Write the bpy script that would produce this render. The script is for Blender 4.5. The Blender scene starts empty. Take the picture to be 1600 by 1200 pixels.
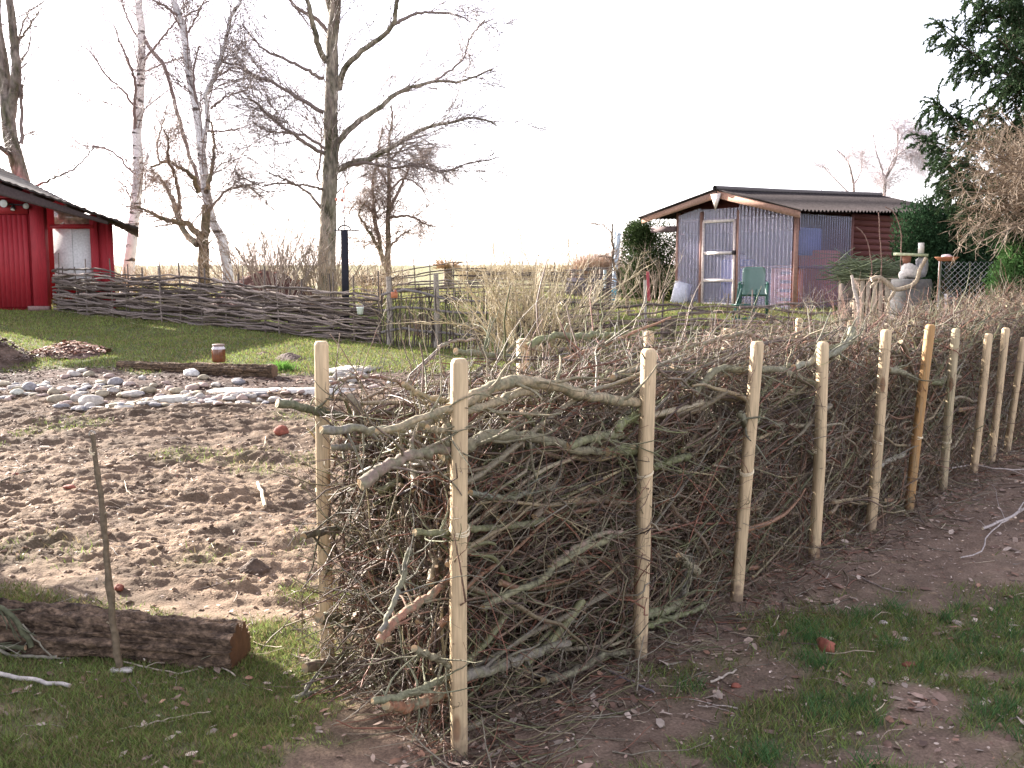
import bpy, math
import numpy as np
from mathutils import Vector

# ------------------------------------------------------------------ camera, sky, sun, exposure
F = 1550.0; CAMZ = 1.6; PITCH = math.atan(170.0/F)
scene = bpy.context.scene
cam = bpy.data.cameras.new('camera'); cam.lens = F/1600*36; cam.sensor_width = 36
cam.clip_start = 0.05; cam.clip_end = 3000
camo = bpy.data.objects.new('camera', cam); scene.collection.objects.link(camo)
camo.location = (0, 0, CAMZ); camo.rotation_euler = (math.pi/2-PITCH, 0, 0)
scene.camera = camo
scene.render.resolution_x = 1024; scene.render.resolution_y = 768
SUN_AZ = math.radians(-50); SUN_EL = math.radians(23)
sd = Vector((math.sin(SUN_AZ)*math.cos(SUN_EL), math.cos(SUN_AZ)*math.cos(SUN_EL), math.sin(SUN_EL)))
w = bpy.data.worlds.new('World'); scene.world = w; w.use_nodes = True
nt = w.node_tree; nt.nodes.clear()
sky = nt.nodes.new('ShaderNodeTexSky'); sky.sky_type = 'NISHITA'; sky.sun_disc = False
sky.sun_elevation = SUN_EL; sky.sun_rotation = SUN_AZ
sky.air_density = 1.0; sky.dust_density = 1.5; sky.ozone_density = 1.0
bg = nt.nodes.new('ShaderNodeBackground'); bg.inputs[1].default_value = 0.12
wo = nt.nodes.new('ShaderNodeOutputWorld')
hs = nt.nodes.new('ShaderNodeHueSaturation'); hs.inputs['Saturation'].default_value = .38; nt.links.new(sky.outputs[0], hs.inputs['Color']); tm = nt.nodes.new('ShaderNodeVectorMath'); tm.operation = 'MULTIPLY'; tm.inputs[1].default_value = (1.03, .96, 1.03); nt.links.new(hs.outputs[0], tm.inputs[0]); nt.links.new(tm.outputs[0], bg.inputs[0]); nt.links.new(bg.outputs[0], wo.inputs[0])
sun = bpy.data.lights.new('sun', 'SUN'); sun.energy = 5.0; sun.angle = math.radians(0.5); sun.color = (1, .93, .85)
so = bpy.data.objects.new('sun', sun); scene.collection.objects.link(so)
so.rotation_euler = sd.to_track_quat('Z', 'Y').to_euler()
vs = scene.view_settings
vs.view_transform = 'Standard'; vs.look = 'None'; vs.gamma = 1; vs.exposure = 2.3

# ------------------------------------------------------------------ helpers
rng = np.random.default_rng(7)
C = scene.collection
ct, st = math.cos(PITCH), math.sin(PITCH)
A3 = lambda *a: np.array(a, float)

def ray(x, y):
    u = (x-800)/F; v = (600-y)/F
    return A3(u, ct+v*st, -st+v*ct)
def at(x, y, Y):                       # pixel -> point at distance Y
    d = ray(x, y); return A3(0, 0, CAMZ)+d*(Y/d[1])

def _hash(ix, iy, s):
    h = (ix.astype(np.int64)*374761393+iy.astype(np.int64)*668265263+s*974634777) & 0xffffffff
    h = ((h ^ (h >> 13))*1274126177) & 0xffffffff
    return ((h ^ (h >> 16)) & 0xffff)/65535.0
def vn(x, y, s=0):
    x = np.asarray(x, float); y = np.asarray(y, float)
    ix = np.floor(x); iy = np.floor(y); fx = x-ix; fy = y-iy
    fx = fx*fx*(3-2*fx); fy = fy*fy*(3-2*fy)
    a = _hash(ix, iy, s); b = _hash(ix+1, iy, s); c = _hash(ix, iy+1, s); d = _hash(ix+1, iy+1, s)
    return (a*(1-fx)+b*fx)*(1-fy)+(c*(1-fx)+d*fx)*fy
def fbm(x, y, o=4, s=0):
    r = 0; a = .5; t = 0
    for i in range(o):
        c, q = math.cos(.6*i+.3), math.sin(.6*i+.3)
        r = r+a*vn((x*c-y*q)*2**i, (x*q+y*c)*2**i, s+i*17); t += a; a *= .55
    return r/t
def sstep(a, b, x):
    t = np.clip((x-a)/(b-a), 0, 1); return t*t*(3-2*t)

TY = [-30, 0, 7, 9, 11, 13, 15, 17, 20, 23, 27, 40, 60, 100, 300, 900, 2500]
TH = [0, 0, 0, .05, .18, .34, .47, .60, .83, .94, 1.06, 1.25, 1.55, 2.2, 4.6, 6, 6]
def hb(X, Y):
    X = np.asarray(X, float); Y = np.asarray(Y, float)
    return np.interp(Y, TY, TH)-.010*np.clip(X, -14, 9)*sstep(12, 19, Y)*sstep(45, 28, Y)
# hedge frame: near row starts at HA, runs along HD, back row offset HN*HW
HA = A3(-.17, 3.26, 0); HD = A3(.64, .768, 0); HD /= np.linalg.norm(HD); HN = A3(-HD[1], HD[0], 0); HW = .88; HLEN = 11.5
def hedge_co(X, Y):
    dx = X-HA[0]; dy = Y-HA[1]
    return dx*HD[0]+dy*HD[1], dx*HN[0]+dy*HN[1]
def grassmask(X, Y):
    t, wd = hedge_co(X, Y)
    n = fbm(X*1.3, Y*1.3, 4, 3); n2 = fbm(X*5, Y*5, 3, 9)
    left = sstep(-.25, .15, wd-np.maximum(-t, 0)*0.0)
    # near-left lawn in front of the rotten log
    m1 = sstep(4.50, 4.0, Y+.42*(X+1.13)+(n-.5)*.5)*sstep(-.25, -.9, X+(n-.5)*1.2+.2*(Y-3.4))
    # right foreground: grass fades in away from the hedge
    dr = -wd
    m2 = sstep(.22, .7, dr+(n-.5)*1.7)*sstep(5.5, 4.5, Y+(n-.5)*2.0+.0*X)*.9
    m2b = sstep(1.0, 1.9, dr+(n-.5)*1.4)*sstep(6.0, 5.0, Y+(n-.5)*2)*.6
    # lawn behind the stones
    edge = 12.9+.25*np.sin(X*.8)+(n-.5)*1.0
    m3 = sstep(edge-.2, edge+.35, Y)*.9
    # weeds in the bed
    m4 = sstep(.60, .74, fbm(X*1.1+7, Y*1.1, 3, 21))*.6*(Y < 12)*(wd > .2)
    m = np.where(wd > .1, np.maximum(m1, m3), np.maximum(np.maximum(m2, m2b), m3))
    m = np.where((wd > -.3) & (X < -.1) & (Y < 4.6), np.maximum(m, m1), m)
    m = np.maximum(m, m4)
    patch = fbm(X*2.6+3, Y*2.6, 4, 123); near = sstep(9, 6, Y)
    m = m*sstep(.18, .42, n2+.10*(m > .8))*(1-near*(1-sstep(.34, .56, patch+.05*(X < 0)+.03)))
    return np.clip(m, 0, 1)
def lumps(X, Y):
    t, wd = hedge_co(X, Y)
    bed = sstep(.3, 1.0, wd)*sstep(12.3, 11.2, Y)*sstep(4.3, 5.0, Y+.42*(X+1.13))
    other = sstep(13.5, 12.5, Y)
    a = fbm(X*2.2, Y*3.0, 3, 31)-.5
    r = 1-np.abs(fbm(X*5.5, Y*8, 4, 41)*2-1)
    c = fbm(X*17, Y*22, 3, 55)
    r2 = 1-np.abs(fbm(X*3.1+4, Y*6.5, 4, 43)*2-1); big = sstep(.35, .65, fbm(X*.9, Y*1.1, 2, 47))
    z = bed*.85*(a*.16+(r-.6)*.03*(.4+big)+(r2-.6)*.075*(.3+.9*big)+(c-.5)*.055*(.4+fbm(X*4, Y*5, 2, 58))+(fbm(X*45, Y*50, 2, 59)-.5)*.02)
    z = z+other*(1-bed)*((fbm(X*1.6, Y*1.6, 3, 77)-.5)*.07+(fbm(X*12, Y*12, 3, 66)-.5)*.022)
    z = z+(1-other)*(fbm(X*1.2, Y*1.2, 3, 88)-.5)*.06*sstep(60, 20, Y)
    return z
def H(X, Y):
    return hb(X, Y)+lumps(np.asarray(X, float), np.asarray(Y, float))
def gp(x, y):                          # pixel -> point on the ground
    d = ray(x, y); lo, hi = 1.0, 400.0
    for i in range(50):
        m = (lo+hi)/2; P = A3(0, 0, CAMZ)+d*m
        if P[2] > hb(P[0], P[1]): lo = m
        else: hi = m
    P = A3(0, 0, CAMZ)+d*lo; P[2] = float(H(P[0], P[1])); return P
def hp(x, y, wd=0.0):                  # pixel -> point on the plane wd metres behind the hedge's near row
    d = ray(x, y); n = HN; o = A3(0, 0, CAMZ); q = HA+HN*wd
    k = np.dot(q-o, n)/np.dot(d, n); return o+d*k

class MB:
    def __init__(s): s.v = []; s.f = {}; s.c = []; s.n = 0
    def add(s, v, f, col=(.5, .5, .5)):
        v = np.asarray(v, float).reshape(-1, 3)
        col = np.asarray(col, float)
        if col.ndim == 1: col = np.tile(col, (len(v), 1))
        s.v.append(v); s.c.append(col)
        fl = f if isinstance(f, list) and len(f) and isinstance(f[0], np.ndarray) and f[0].ndim == 2 else [np.asarray(f)]
        for a in fl:
            if len(a): s.f.setdefault(a.shape[1], []).append(a+s.n)
        s.n += len(v); return s
    def box(s, c, size, rz=0, col=(.5, .5, .5), M=None):
        h = np.asarray(size, float)/2
        p = np.array([[i, j, k] for i in (-1, 1) for j in (-1, 1) for k in (-1, 1)], float)*h
        if M is not None: p = p@np.asarray(M, float).T
        cz, sz = math.cos(rz), math.sin(rz)
        q = np.stack([p[:, 0]*cz-p[:, 1]*sz, p[:, 0]*sz+p[:, 1]*cz, p[:, 2]], 1)+np.asarray(c, float)
        return s.add(q, np.array([[0, 1, 3, 2], [4, 6, 7, 5], [0, 4, 5, 1], [2, 3, 7, 6], [0, 2, 6, 4], [1, 5, 7, 3]]), col)
    def bar(s, a, b, wd, th, col=(.5, .5, .5), up=(0, 0, 1)):     # beam from a to b
        a = np.asarray(a, float); b = np.asarray(b, float); d = b-a; L = np.linalg.norm(d); d = d/L
        up = np.asarray(up, float)
        if abs(np.dot(up, d)) > .97: up = A3(0, 1, 0) if abs(d[1]) < .9 else A3(1, 0, 0)
        x = np.cross(d, up); x /= np.linalg.norm(x); z = np.cross(x, d)
        M = np.stack([x, d, z], 1)
        return s.box((a+b)/2, (wd, L, th), 0, col, M)
    def prism(s, poly, ext, col=(.5, .5, .5)):                    # polygon (n,3) extruded by vector
        p = np.asarray(poly, float); n = len(p); v = np.vstack([p, p+np.asarray(ext, float)])
        q = np.array([[i, (i+1) % n, (i+1) % n+n, i+n] for i in range(n)])
        return s.add(v, [q, np.array([list(range(n))[::-1]]), np.array([list(range(n, 2*n))])], col)
    def lathe(s, prof, c, n=20, col=(.5, .5, .5)):                # prof: (r,z) list
        a = np.linspace(0, 2*math.pi, n, endpoint=False); k = len(prof)
        pr = np.asarray(prof, float)
        v = np.stack([pr[:, 0][:, None]*np.cos(a), pr[:, 0][:, None]*np.sin(a), np.repeat(pr[:, 1][:, None], n, 1)], 2).reshape(-1, 3)+np.asarray(c, float)
        f = np.array([[i*n+j, i*n+(j+1) % n, (i+1)*n+(j+1) % n, (i+1)*n+j] for i in range(k-1) for j in range(n)])
        return s.add(v, f, col)
    def tubes(s, P, R, S=5, col=(.3, .2, .1), cap=None):
        P = np.asarray(P, float); R = np.asarray(R, float)
        if P.ndim == 2: P = P[None]; R = R[None]
        N, K, _ = P.shape
        if N == 0: return s
        T = np.gradient(P, axis=1); T /= np.linalg.norm(T, axis=2, keepdims=True)+1e-9
        mt = T.mean(1); ax = np.eye(3)[np.argmin(np.abs(mt), axis=1)]
        ref = np.cross(mt, ax); ref /= np.linalg.norm(ref, axis=1, keepdims=True)+1e-9
        n = ref[:, None]-(ref[:, None]*T).sum(2, keepdims=True)*T; n /= np.linalg.norm(n, axis=2, keepdims=True)+1e-9
        b = np.cross(T, n)
        a = np.linspace(0, 2*math.pi, S, endpoint=False)
        V = P[:, :, None]+R[:, :, None, None]*(np.cos(a)[:, None]*n[:, :, None]+np.sin(a)[:, None]*b[:, :, None])
        col = np.asarray(col, float)
        if col.ndim == 1: col = np.tile(col, (N, 1))
        cv = np.repeat(col, K*S, axis=0)
        base = (np.arange(N)*K*S)[:, None, None]; kk = (np.arange(K-1)*S)[None, :, None]; j = np.arange(S)[None, None, :]; j2 = (j+1) % S
        q = np.stack([base+kk+j, base+kk+j2, base+kk+S+j2, base+kk+S+j], 3).reshape(-1, 4)
        s.add(V.reshape(-1, 3), q, cv)
        if cap is not None:
            cc = np.tile(np.asarray(cap, float), (N*S, 1))
            s.add(V[:, 0].reshape(-1, 3), (np.arange(N)[:, None]*S+np.arange(S)[None, ::-1]), cc)
            s.add(V[:, -1].reshape(-1, 3), (np.arange(N)[:, None]*S+np.arange(S)[None, :]), cc)
        return s
    def build(s, name, mat, parent=None, smooth=False, origin=None):
        v = np.concatenate(s.v); c = np.concatenate(s.c)
        if parent is not None: v = v-np.array(parent.location)
        elif origin is not None: v = v-np.asarray(origin, float)
        me = bpy.data.meshes.new(name)
        li = []; tot = []
        for k, arrs in s.f.items():
            a = np.concatenate(arrs); li.append(a.ravel()); tot.append(np.full(len(a), k))
        li = np.concatenate(li).astype(np.int32); tot = np.concatenate(tot)
        stt = np.concatenate([[0], np.cumsum(tot)[:-1]]).astype(np.int32)
        me.vertices.add(len(v)); me.vertices.foreach_set('co', v.astype(np.float32).ravel())
        me.loops.add(len(li)); me.loops.foreach_set('vertex_index', li)
        me.polygons.add(len(tot)); me.polygons.foreach_set('loop_start', stt)
        try: me.polygons.foreach_set('loop_total', tot.astype(np.int32))
        except Exception: pass
        me.update(calc_edges=True)
        if smooth: me.polygons.foreach_set('use_smooth', np.ones(len(tot), bool))
        at_ = me.color_attributes.new('tint', 'FLOAT_COLOR', 'POINT')
        at_.data.foreach_set('color', np.concatenate([c, np.ones((len(c), 1))], 1).astype(np.float32).ravel())
        me.materials.append(mat)
        o = bpy.data.objects.new(name, me); C.objects.link(o)
        if parent is not None: o.parent = parent
        elif origin is not None: o.location = origin
        return o
def tag(o, label, cat=None, group=None, kind=None):
    o['label'] = label
    if cat: o['category'] = cat
    if group: o['group'] = group
    if kind: o['kind'] = kind
    return o
def thing(name, label, cat, loc, group=None):
    o = bpy.data.objects.new(name, None); C.objects.link(o); o.location = [float(a) for a in loc]
    o.empty_display_size = .1
    return tag(o, label, cat, group)

# ---- materials
def mat(name, col=None, rough=.8, ns=20, nv=.25, bump=.0, bs=60, stretch=(1, 1, 1), spec=.3, metal=0, col2=None, trans=0, obj=True):
    m = bpy.data.materials.new(name); m.use_nodes = True; t = m.node_tree; L = t.links
    p = t.nodes['Principled BSDF']; p.inputs['Roughness'].default_value = rough; p.inputs['Metallic'].default_value = metal
    p.inputs['Specular IOR Level'].default_value = spec
    if trans: p.inputs['Transmission Weight'].default_value = trans
    tc = t.nodes.new('ShaderNodeTexCoord'); mp = t.nodes.new('ShaderNodeMapping'); mp.inputs['Scale'].default_value = stretch
    L.new(tc.outputs['Object'], mp.inputs[0])
    nz = t.nodes.new('ShaderNodeTexNoise'); nz.inputs['Scale'].default_value = ns; nz.inputs['Detail'].default_value = 5; nz.inputs['Roughness'].default_value = .65
    L.new(mp.outputs[0], nz.inputs[0])
    if col is None:
        a = t.nodes.new('ShaderNodeAttribute'); a.attribute_name = 'tint'; src = a.outputs['Color']
    else:
        r = t.nodes.new('ShaderNodeRGB'); r.outputs[0].default_value = (*col, 1); src = r.outputs[0]
    if col2 is not None:
        rp = t.nodes.new('ShaderNodeValToRGB'); rp.color_ramp.elements[0].position = .42; rp.color_ramp.elements[1].position = .62
        L.new(nz.outputs[0], rp.inputs[0])
        mx = t.nodes.new('ShaderNodeMix'); mx.data_type = 'RGBA'; L.new(rp.outputs[0], mx.inputs[0]); L.new(src, mx.inputs[6]); mx.inputs[7].default_value = (*col2, 1)
        src = mx.outputs[2]
    n2 = t.nodes.new('ShaderNodeTexNoise'); n2.inputs['Scale'].default_value = ns*3.1; n2.inputs['Detail'].default_value = 4; L.new(mp.outputs[0], n2.inputs[0])
    mr = t.nodes.new('ShaderNodeMapRange'); mr.inputs[1].default_value = .3; mr.inputs[2].default_value = .7
    mr.inputs[3].default_value = 1-nv; mr.inputs[4].default_value = 1+nv; L.new(n2.outputs[0], mr.inputs[0])
    vm = t.nodes.new('ShaderNodeVectorMath'); vm.operation = 'SCALE'; L.new(src, vm.inputs[0]); L.new(mr.outputs[0], vm.inputs['Scale'])
    L.new(vm.outputs[0], p.inputs['Base Color'])
    if bump:
        b = t.nodes.new('ShaderNodeBump'); b.inputs['Strength'].default_value = 1; b.inputs['Distance'].default_value = bump
        n3 = t.nodes.new('ShaderNodeTexNoise'); n3.inputs['Scale'].default_value = bs; n3.inputs['Detail'].default_value = 5; L.new(mp.outputs[0], n3.inputs[0])
        L.new(n3.outputs[0], b.inputs['Height']); L.new(b.outputs[0], p.inputs['Normal'])
    return m
M = {}
M['bark'] = mat('bark', None, .85, 14, .35, .004, 70, col2=None)
M['branchbark'] = mat('branch_bark', None, .8, 22, .35, .004, 90, col2=(.17, .16, .10))
M['twig'] = mat('twig_bark', None, .58, 30, .3, .001, 120, spec=.4)
M['treebark'] = mat('tree_bark', None, .9, 2.6, .6, .03, 14, stretch=(1.6, 1.6, .6), col2=(.085, .08, .045))
M['post'] = mat('post_wood', None, .7, 5, .22, .0012, 30, stretch=(9, 9, .5), col2=None)
M['wood'] = mat('plain_wood', None, .8, 9, .25, .002, 40, stretch=(1, 1, 1))
M['plain'] = mat('plain_tint', None, .75, 8, .15)
M['shiny'] = mat('shiny_plastic', None, .3, 8, .08, spec=.5)
M['leaf'] = mat('leaf_tint', None, .7, 9, .25)
M['stone'] = mat('stone', None, .85, 9, .3, .006, 35)
M['red'] = mat('red_paint', (.30, .018, .026), .65, 3, .22, .003, 20, stretch=(12, 12, .7))
M['concrete'] = mat('concrete', None, .9, 6, .22, .004, 30)
M['metal'] = mat('metal', (.5, .5, .5), .35, 8, .1, metal=1)

def leafmat(name, tr=.35):
    m = bpy.data.materials.new(name); m.use_nodes = True; t = m.node_tree; L = t.links
    t.nodes.remove(t.nodes['Principled BSDF']); out = t.nodes['Material Output']
    a = t.nodes.new('ShaderNodeAttribute'); a.attribute_name = 'tint'
    d = t.nodes.new('ShaderNodeBsdfDiffuse'); b = t.nodes.new('ShaderNodeBsdfTranslucent'); x = t.nodes.new('ShaderNodeMixShader'); x.inputs[0].default_value = tr
    L.new(a.outputs['Color'], d.inputs[0]); L.new(a.outputs['Color'], b.inputs[0]); L.new(d.outputs[0], x.inputs[1]); L.new(b.outputs[0], x.inputs[2])
    L.new(x.outputs[0], out.inputs[0]); return m
M['blade'] = leafmat('grass_blade', .35); M['needle'] = leafmat('needles', .2)

def birchmat():
    m = mat('birch_bark', (.80, .79, .78), .8, 1.6, .25, .01, 12, stretch=(1, 1, .6))
    t = m.node_tree; L = t.links; p = t.nodes['Principled BSDF']
    tc = t.nodes.new('ShaderNodeTexCoord'); mp = t.nodes.new('ShaderNodeMapping'); mp.inputs['Scale'].default_value = (2.2, 2.2, 9)
    nz = t.nodes.new('ShaderNodeTexNoise'); nz.inputs['Scale'].default_value = 1.1; nz.inputs['Detail'].default_value = 3
    L.new(tc.outputs['Object'], mp.inputs[0]); L.new(mp.outputs[0], nz.inputs[0])
    rp = t.nodes.new('ShaderNodeValToRGB'); rp.color_ramp.elements[0].position = .57; rp.color_ramp.elements[1].position = .63
    L.new(nz.outputs[0], rp.inputs[0])
    mx = t.nodes.new('ShaderNodeMix'); mx.data_type = 'RGBA'; mx.inputs[7].default_value = (.06, .05, .045, 1)
    src = p.inputs['Base Color'].links[0].from_socket
    L.new(rp.outputs[0], mx.inputs[0]); L.new(src, mx.inputs[6]); L.new(mx.outputs[2], p.inputs['Base Color'])
    return m
M['birch'] = birchmat()
def postmat():
    m = M['post']; t = m.node_tree; L = t.links; p = t.nodes['Principled BSDF']; src = p.inputs['Base Color'].links[0].from_socket
    tc = t.nodes.new('ShaderNodeTexCoord'); info = t.nodes.new('ShaderNodeObjectInfo')
    ad = t.nodes.new('ShaderNodeVectorMath'); ad.operation = 'ADD'; L.new(tc.outputs['Object'], ad.inputs[0]); L.new(info.outputs['Location'], ad.inputs[1])
    mp = t.nodes.new('ShaderNodeMapping'); mp.inputs['Scale'].default_value = (9, 9, 3.2); L.new(ad.outputs[0], mp.inputs[0])
    vo = t.nodes.new('ShaderNodeTexVoronoi'); vo.inputs['Scale'].default_value = 1; L.new(mp.outputs[0], vo.inputs['Vector'])
    r1 = t.nodes.new('ShaderNodeMapRange'); r1.inputs[1].default_value = .12; r1.inputs[2].default_value = .19; r1.inputs[3].default_value = .75; r1.inputs[4].default_value = 0; L.new(vo.outputs['Distance'], r1.inputs[0])
    mx = t.nodes.new('ShaderNodeMix'); mx.data_type = 'RGBA'; mx.inputs[7].default_value = (.16, .07, .03, 1); L.new(r1.outputs[0], mx.inputs[0]); L.new(src, mx.inputs[6])
    # splashed soil at the foot, grey weather stains
    sp = t.nodes.new('ShaderNodeSeparateXYZ'); L.new(tc.outputs['Object'], sp.inputs[0]); nz = t.nodes.new('ShaderNodeTexNoise'); nz.inputs['Scale'].default_value = 25; L.new(ad.outputs[0], nz.inputs[0])
    mm = t.nodes.new('ShaderNodeMath'); mm.operation = 'MULTIPLY_ADD'; mm.inputs[1].default_value = .35; L.new(nz.outputs[0], mm.inputs[0]); L.new(sp.outputs[2], mm.inputs[2])
    r2 = t.nodes.new('ShaderNodeMapRange'); r2.inputs[1].default_value = .19; r2.inputs[2].default_value = .30; r2.inputs[3].default_value = .75; r2.inputs[4].default_value = 0; L.new(mm.outputs[0], r2.inputs[0])
    m2 = t.nodes.new('ShaderNodeMix'); m2.data_type = 'RGBA'; m2.inputs[7].default_value = (.14, .095, .065, 1); L.new(r2.outputs[0], m2.inputs[0]); L.new(mx.outputs[2], m2.inputs[6])
    mp2 = t.nodes.new('ShaderNodeMapping'); mp2.inputs['Scale'].default_value = (14, 14, 1.6); L.new(ad.outputs[0], mp2.inputs[0]); n2 = t.nodes.new('ShaderNodeTexNoise'); n2.inputs['Scale'].default_value = 1.5; n2.inputs['Detail'].default_value = 4; L.new(mp2.outputs[0], n2.inputs[0])
    r3 = t.nodes.new('ShaderNodeMapRange'); r3.inputs[1].default_value = .52; r3.inputs[2].default_value = .70; r3.inputs[3].default_value = 0; r3.inputs[4].default_value = .6; L.new(n2.outputs[0], r3.inputs[0])
    m3 = t.nodes.new('ShaderNodeMix'); m3.data_type = 'RGBA'; m3.inputs[7].default_value = (.27, .22, .13, 1); L.new(r3.outputs[0], m3.inputs[0]); L.new(m2.outputs[2], m3.inputs[6])
    L.new(m3.outputs[2], p.inputs['Base Color'])
postmat()

# ---- branch generators (vectorised)
def norm(v): return v/(np.linalg.norm(v, axis=-1, keepdims=True)+1e-9)
def grow(P0, D, L, K, gn=.25, droop=0., r=rng):
    N = len(P0); P = np.zeros((N, K, 3)); P[:, 0] = P0; d = norm(D); stp = (L/(K-1))[:, None]
    for k in range(1, K):
        d = norm(d+r.normal(0, gn, (N, 3))+A3(0, 0, droop)); P[:, k] = P[:, k-1]+d*stp
    return P
def kids(P, R, n, lr, ang, K, gn=.25, droop=0., tmin=.2, rr=.55, rmin=.001, r=rng, abslen=None, up=0.):
    N, Kp, _ = P.shape; idx = r.integers(0, N, n) if n != -1 else None
    seglen = np.linalg.norm(np.diff(P, axis=1), axis=2).sum(1)
    pr = seglen/seglen.sum(); idx = r.choice(N, n, p=pr)
    t = tmin+(1-tmin)*r.random(n); fk = t*(Kp-1); k = np.minimum(fk.astype(int), Kp-2); fr = (fk-k)[:, None]
    pos = P[idx, k]*(1-fr)+P[idx, k+1]*fr; T = norm(P[idx, k+1]-P[idx, k])
    rad = R[idx, k]*(1-fr[:, 0])+R[idx, k+1]*fr[:, 0]
    pe = norm(np.cross(T, norm(r.normal(0, 1, (n, 3)))))
    a = ang*(.6+.8*r.random(n))[:, None]
    D = T*np.cos(a)+pe*np.sin(a)+A3(0, 0, up)
    L = (seglen[idx]*lr if abslen is None else abslen)*(.4+.9*r.random(n))*(1.15-.6*t)
    Q = grow(pos, D, L, K, gn, droop, r)
    R0 = np.maximum(rad*rr, rmin); RR = R0[:, None]*np.linspace(1, .35, K)[None]
    return Q, RR, idx
def resample(pts, K, noise=0, r=rng):
    p = np.asarray(pts, float)
    if len(p) > 2:                      # Catmull-Rom
        q = np.vstack([2*p[0]-p[1], p, 2*p[-1]-p[-2]]); out = []
        for i in range(1, len(q)-2):
            for t in np.linspace(0, 1, 8, endpoint=False):
                a, b, c, d = q[i-1], q[i], q[i+1], q[i+2]
                out.append(.5*((2*b)+(-a+c)*t+(2*a-5*b+4*c-d)*t*t+(-a+3*b-3*c+d)*t**3))
        out.append(p[-1]); p = np.array(out)
    s = np.concatenate([[0], np.cumsum(np.linalg.norm(np.diff(p, axis=0), axis=1))]); t = np.linspace(0, s[-1], K)
    o = np.stack([np.interp(t, s, p[:, i]) for i in range(3)], 1)
    if noise: o[1:] += r.normal(0, noise, (K-1, 3))
    return o

# ------------------------------------------------------------------ ground
def make_ground():
    ys = np.concatenate([np.linspace(-25, .6, 26), np.linspace(.62, 13.5, 760), 13.5*np.exp(np.linspace(.002, math.log(900/13.5), 260))])
    s = np.linspace(-1, 1, 1001); s = s*(1+.0*s*s)
    Yg, Sg = np.meshgrid(ys, s, indexing='ij')
    Xg = Sg*(np.maximum(Yg, 0)*.85+3.6+np.maximum(-Yg, 0)*1.0)
    Xg = np.where(np.abs(Sg) > .985, Xg*1.8, Xg)
    Z = H(Xg, Yg)
    g = grassmask(Xg, Yg)
    t, wd = hedge_co(Xg, Yg)
    n = fbm(Xg*2.1, Yg*2.1, 4, 5)[..., None]; nf = fbm(Xg*14, Yg*18, 3, 12)[..., None]
    soil_l = A3(.190, .134, .090); soil_r = A3(.175, .122, .088); mulch = A3(.085, .056, .042)
    lf = sstep(.0, .6, wd)[..., None]
    soil = soil_l*lf+soil_r*(1-lf)
    soil = soil*(1-.25*sstep(8.2, 10.2, Yg)[..., None]*lf); mu = (sstep(11.3, 11.9, Yg)*sstep(14, 13, Yg))[..., None]
    soil = soil*(1-mu)+mulch*mu
    dk_ = sstep(.45, .62, fbm(Xg*3.1, Yg*4.5, 4, 140))[..., None]; soil = soil*(.72+.56*n)*(.7+.6*nf)*(1-.35*dk_*lf)
    gr = A3(.075, .105, .035)*(.75+.5*n)*(.8+.4*nf)
    far = sstep(21, 27, Yg)[..., None]; gr = gr*(1-far)+A3(.17, .175, .07)*(.8+.4*n)*far
    gm = (g*np.where((wd > .9) & (Yg < 12.2) & (Yg > 4.7), .35, 1))[..., None]
    col = soil*(1-gm*.8)+gr*gm*.8
    ny, nx = Xg.shape; idx = np.arange(ny*nx).reshape(ny, nx)
    q = np.stack([idx[:-1, :-1], idx[:-1, 1:], idx[1:, 1:], idx[1:, :-1]], 2).reshape(-1, 4)
    mb = MB(); mb.add(np.stack([Xg, Yg, Z], 2).reshape(-1, 3), q, col.reshape(-1, 3))
    m = mat('earth', None, .95, 30, .3, .008, 90, spec=.15)
    o = mb.build('ground', m, smooth=True); o['kind'] = 'structure'
make_ground()

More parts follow.
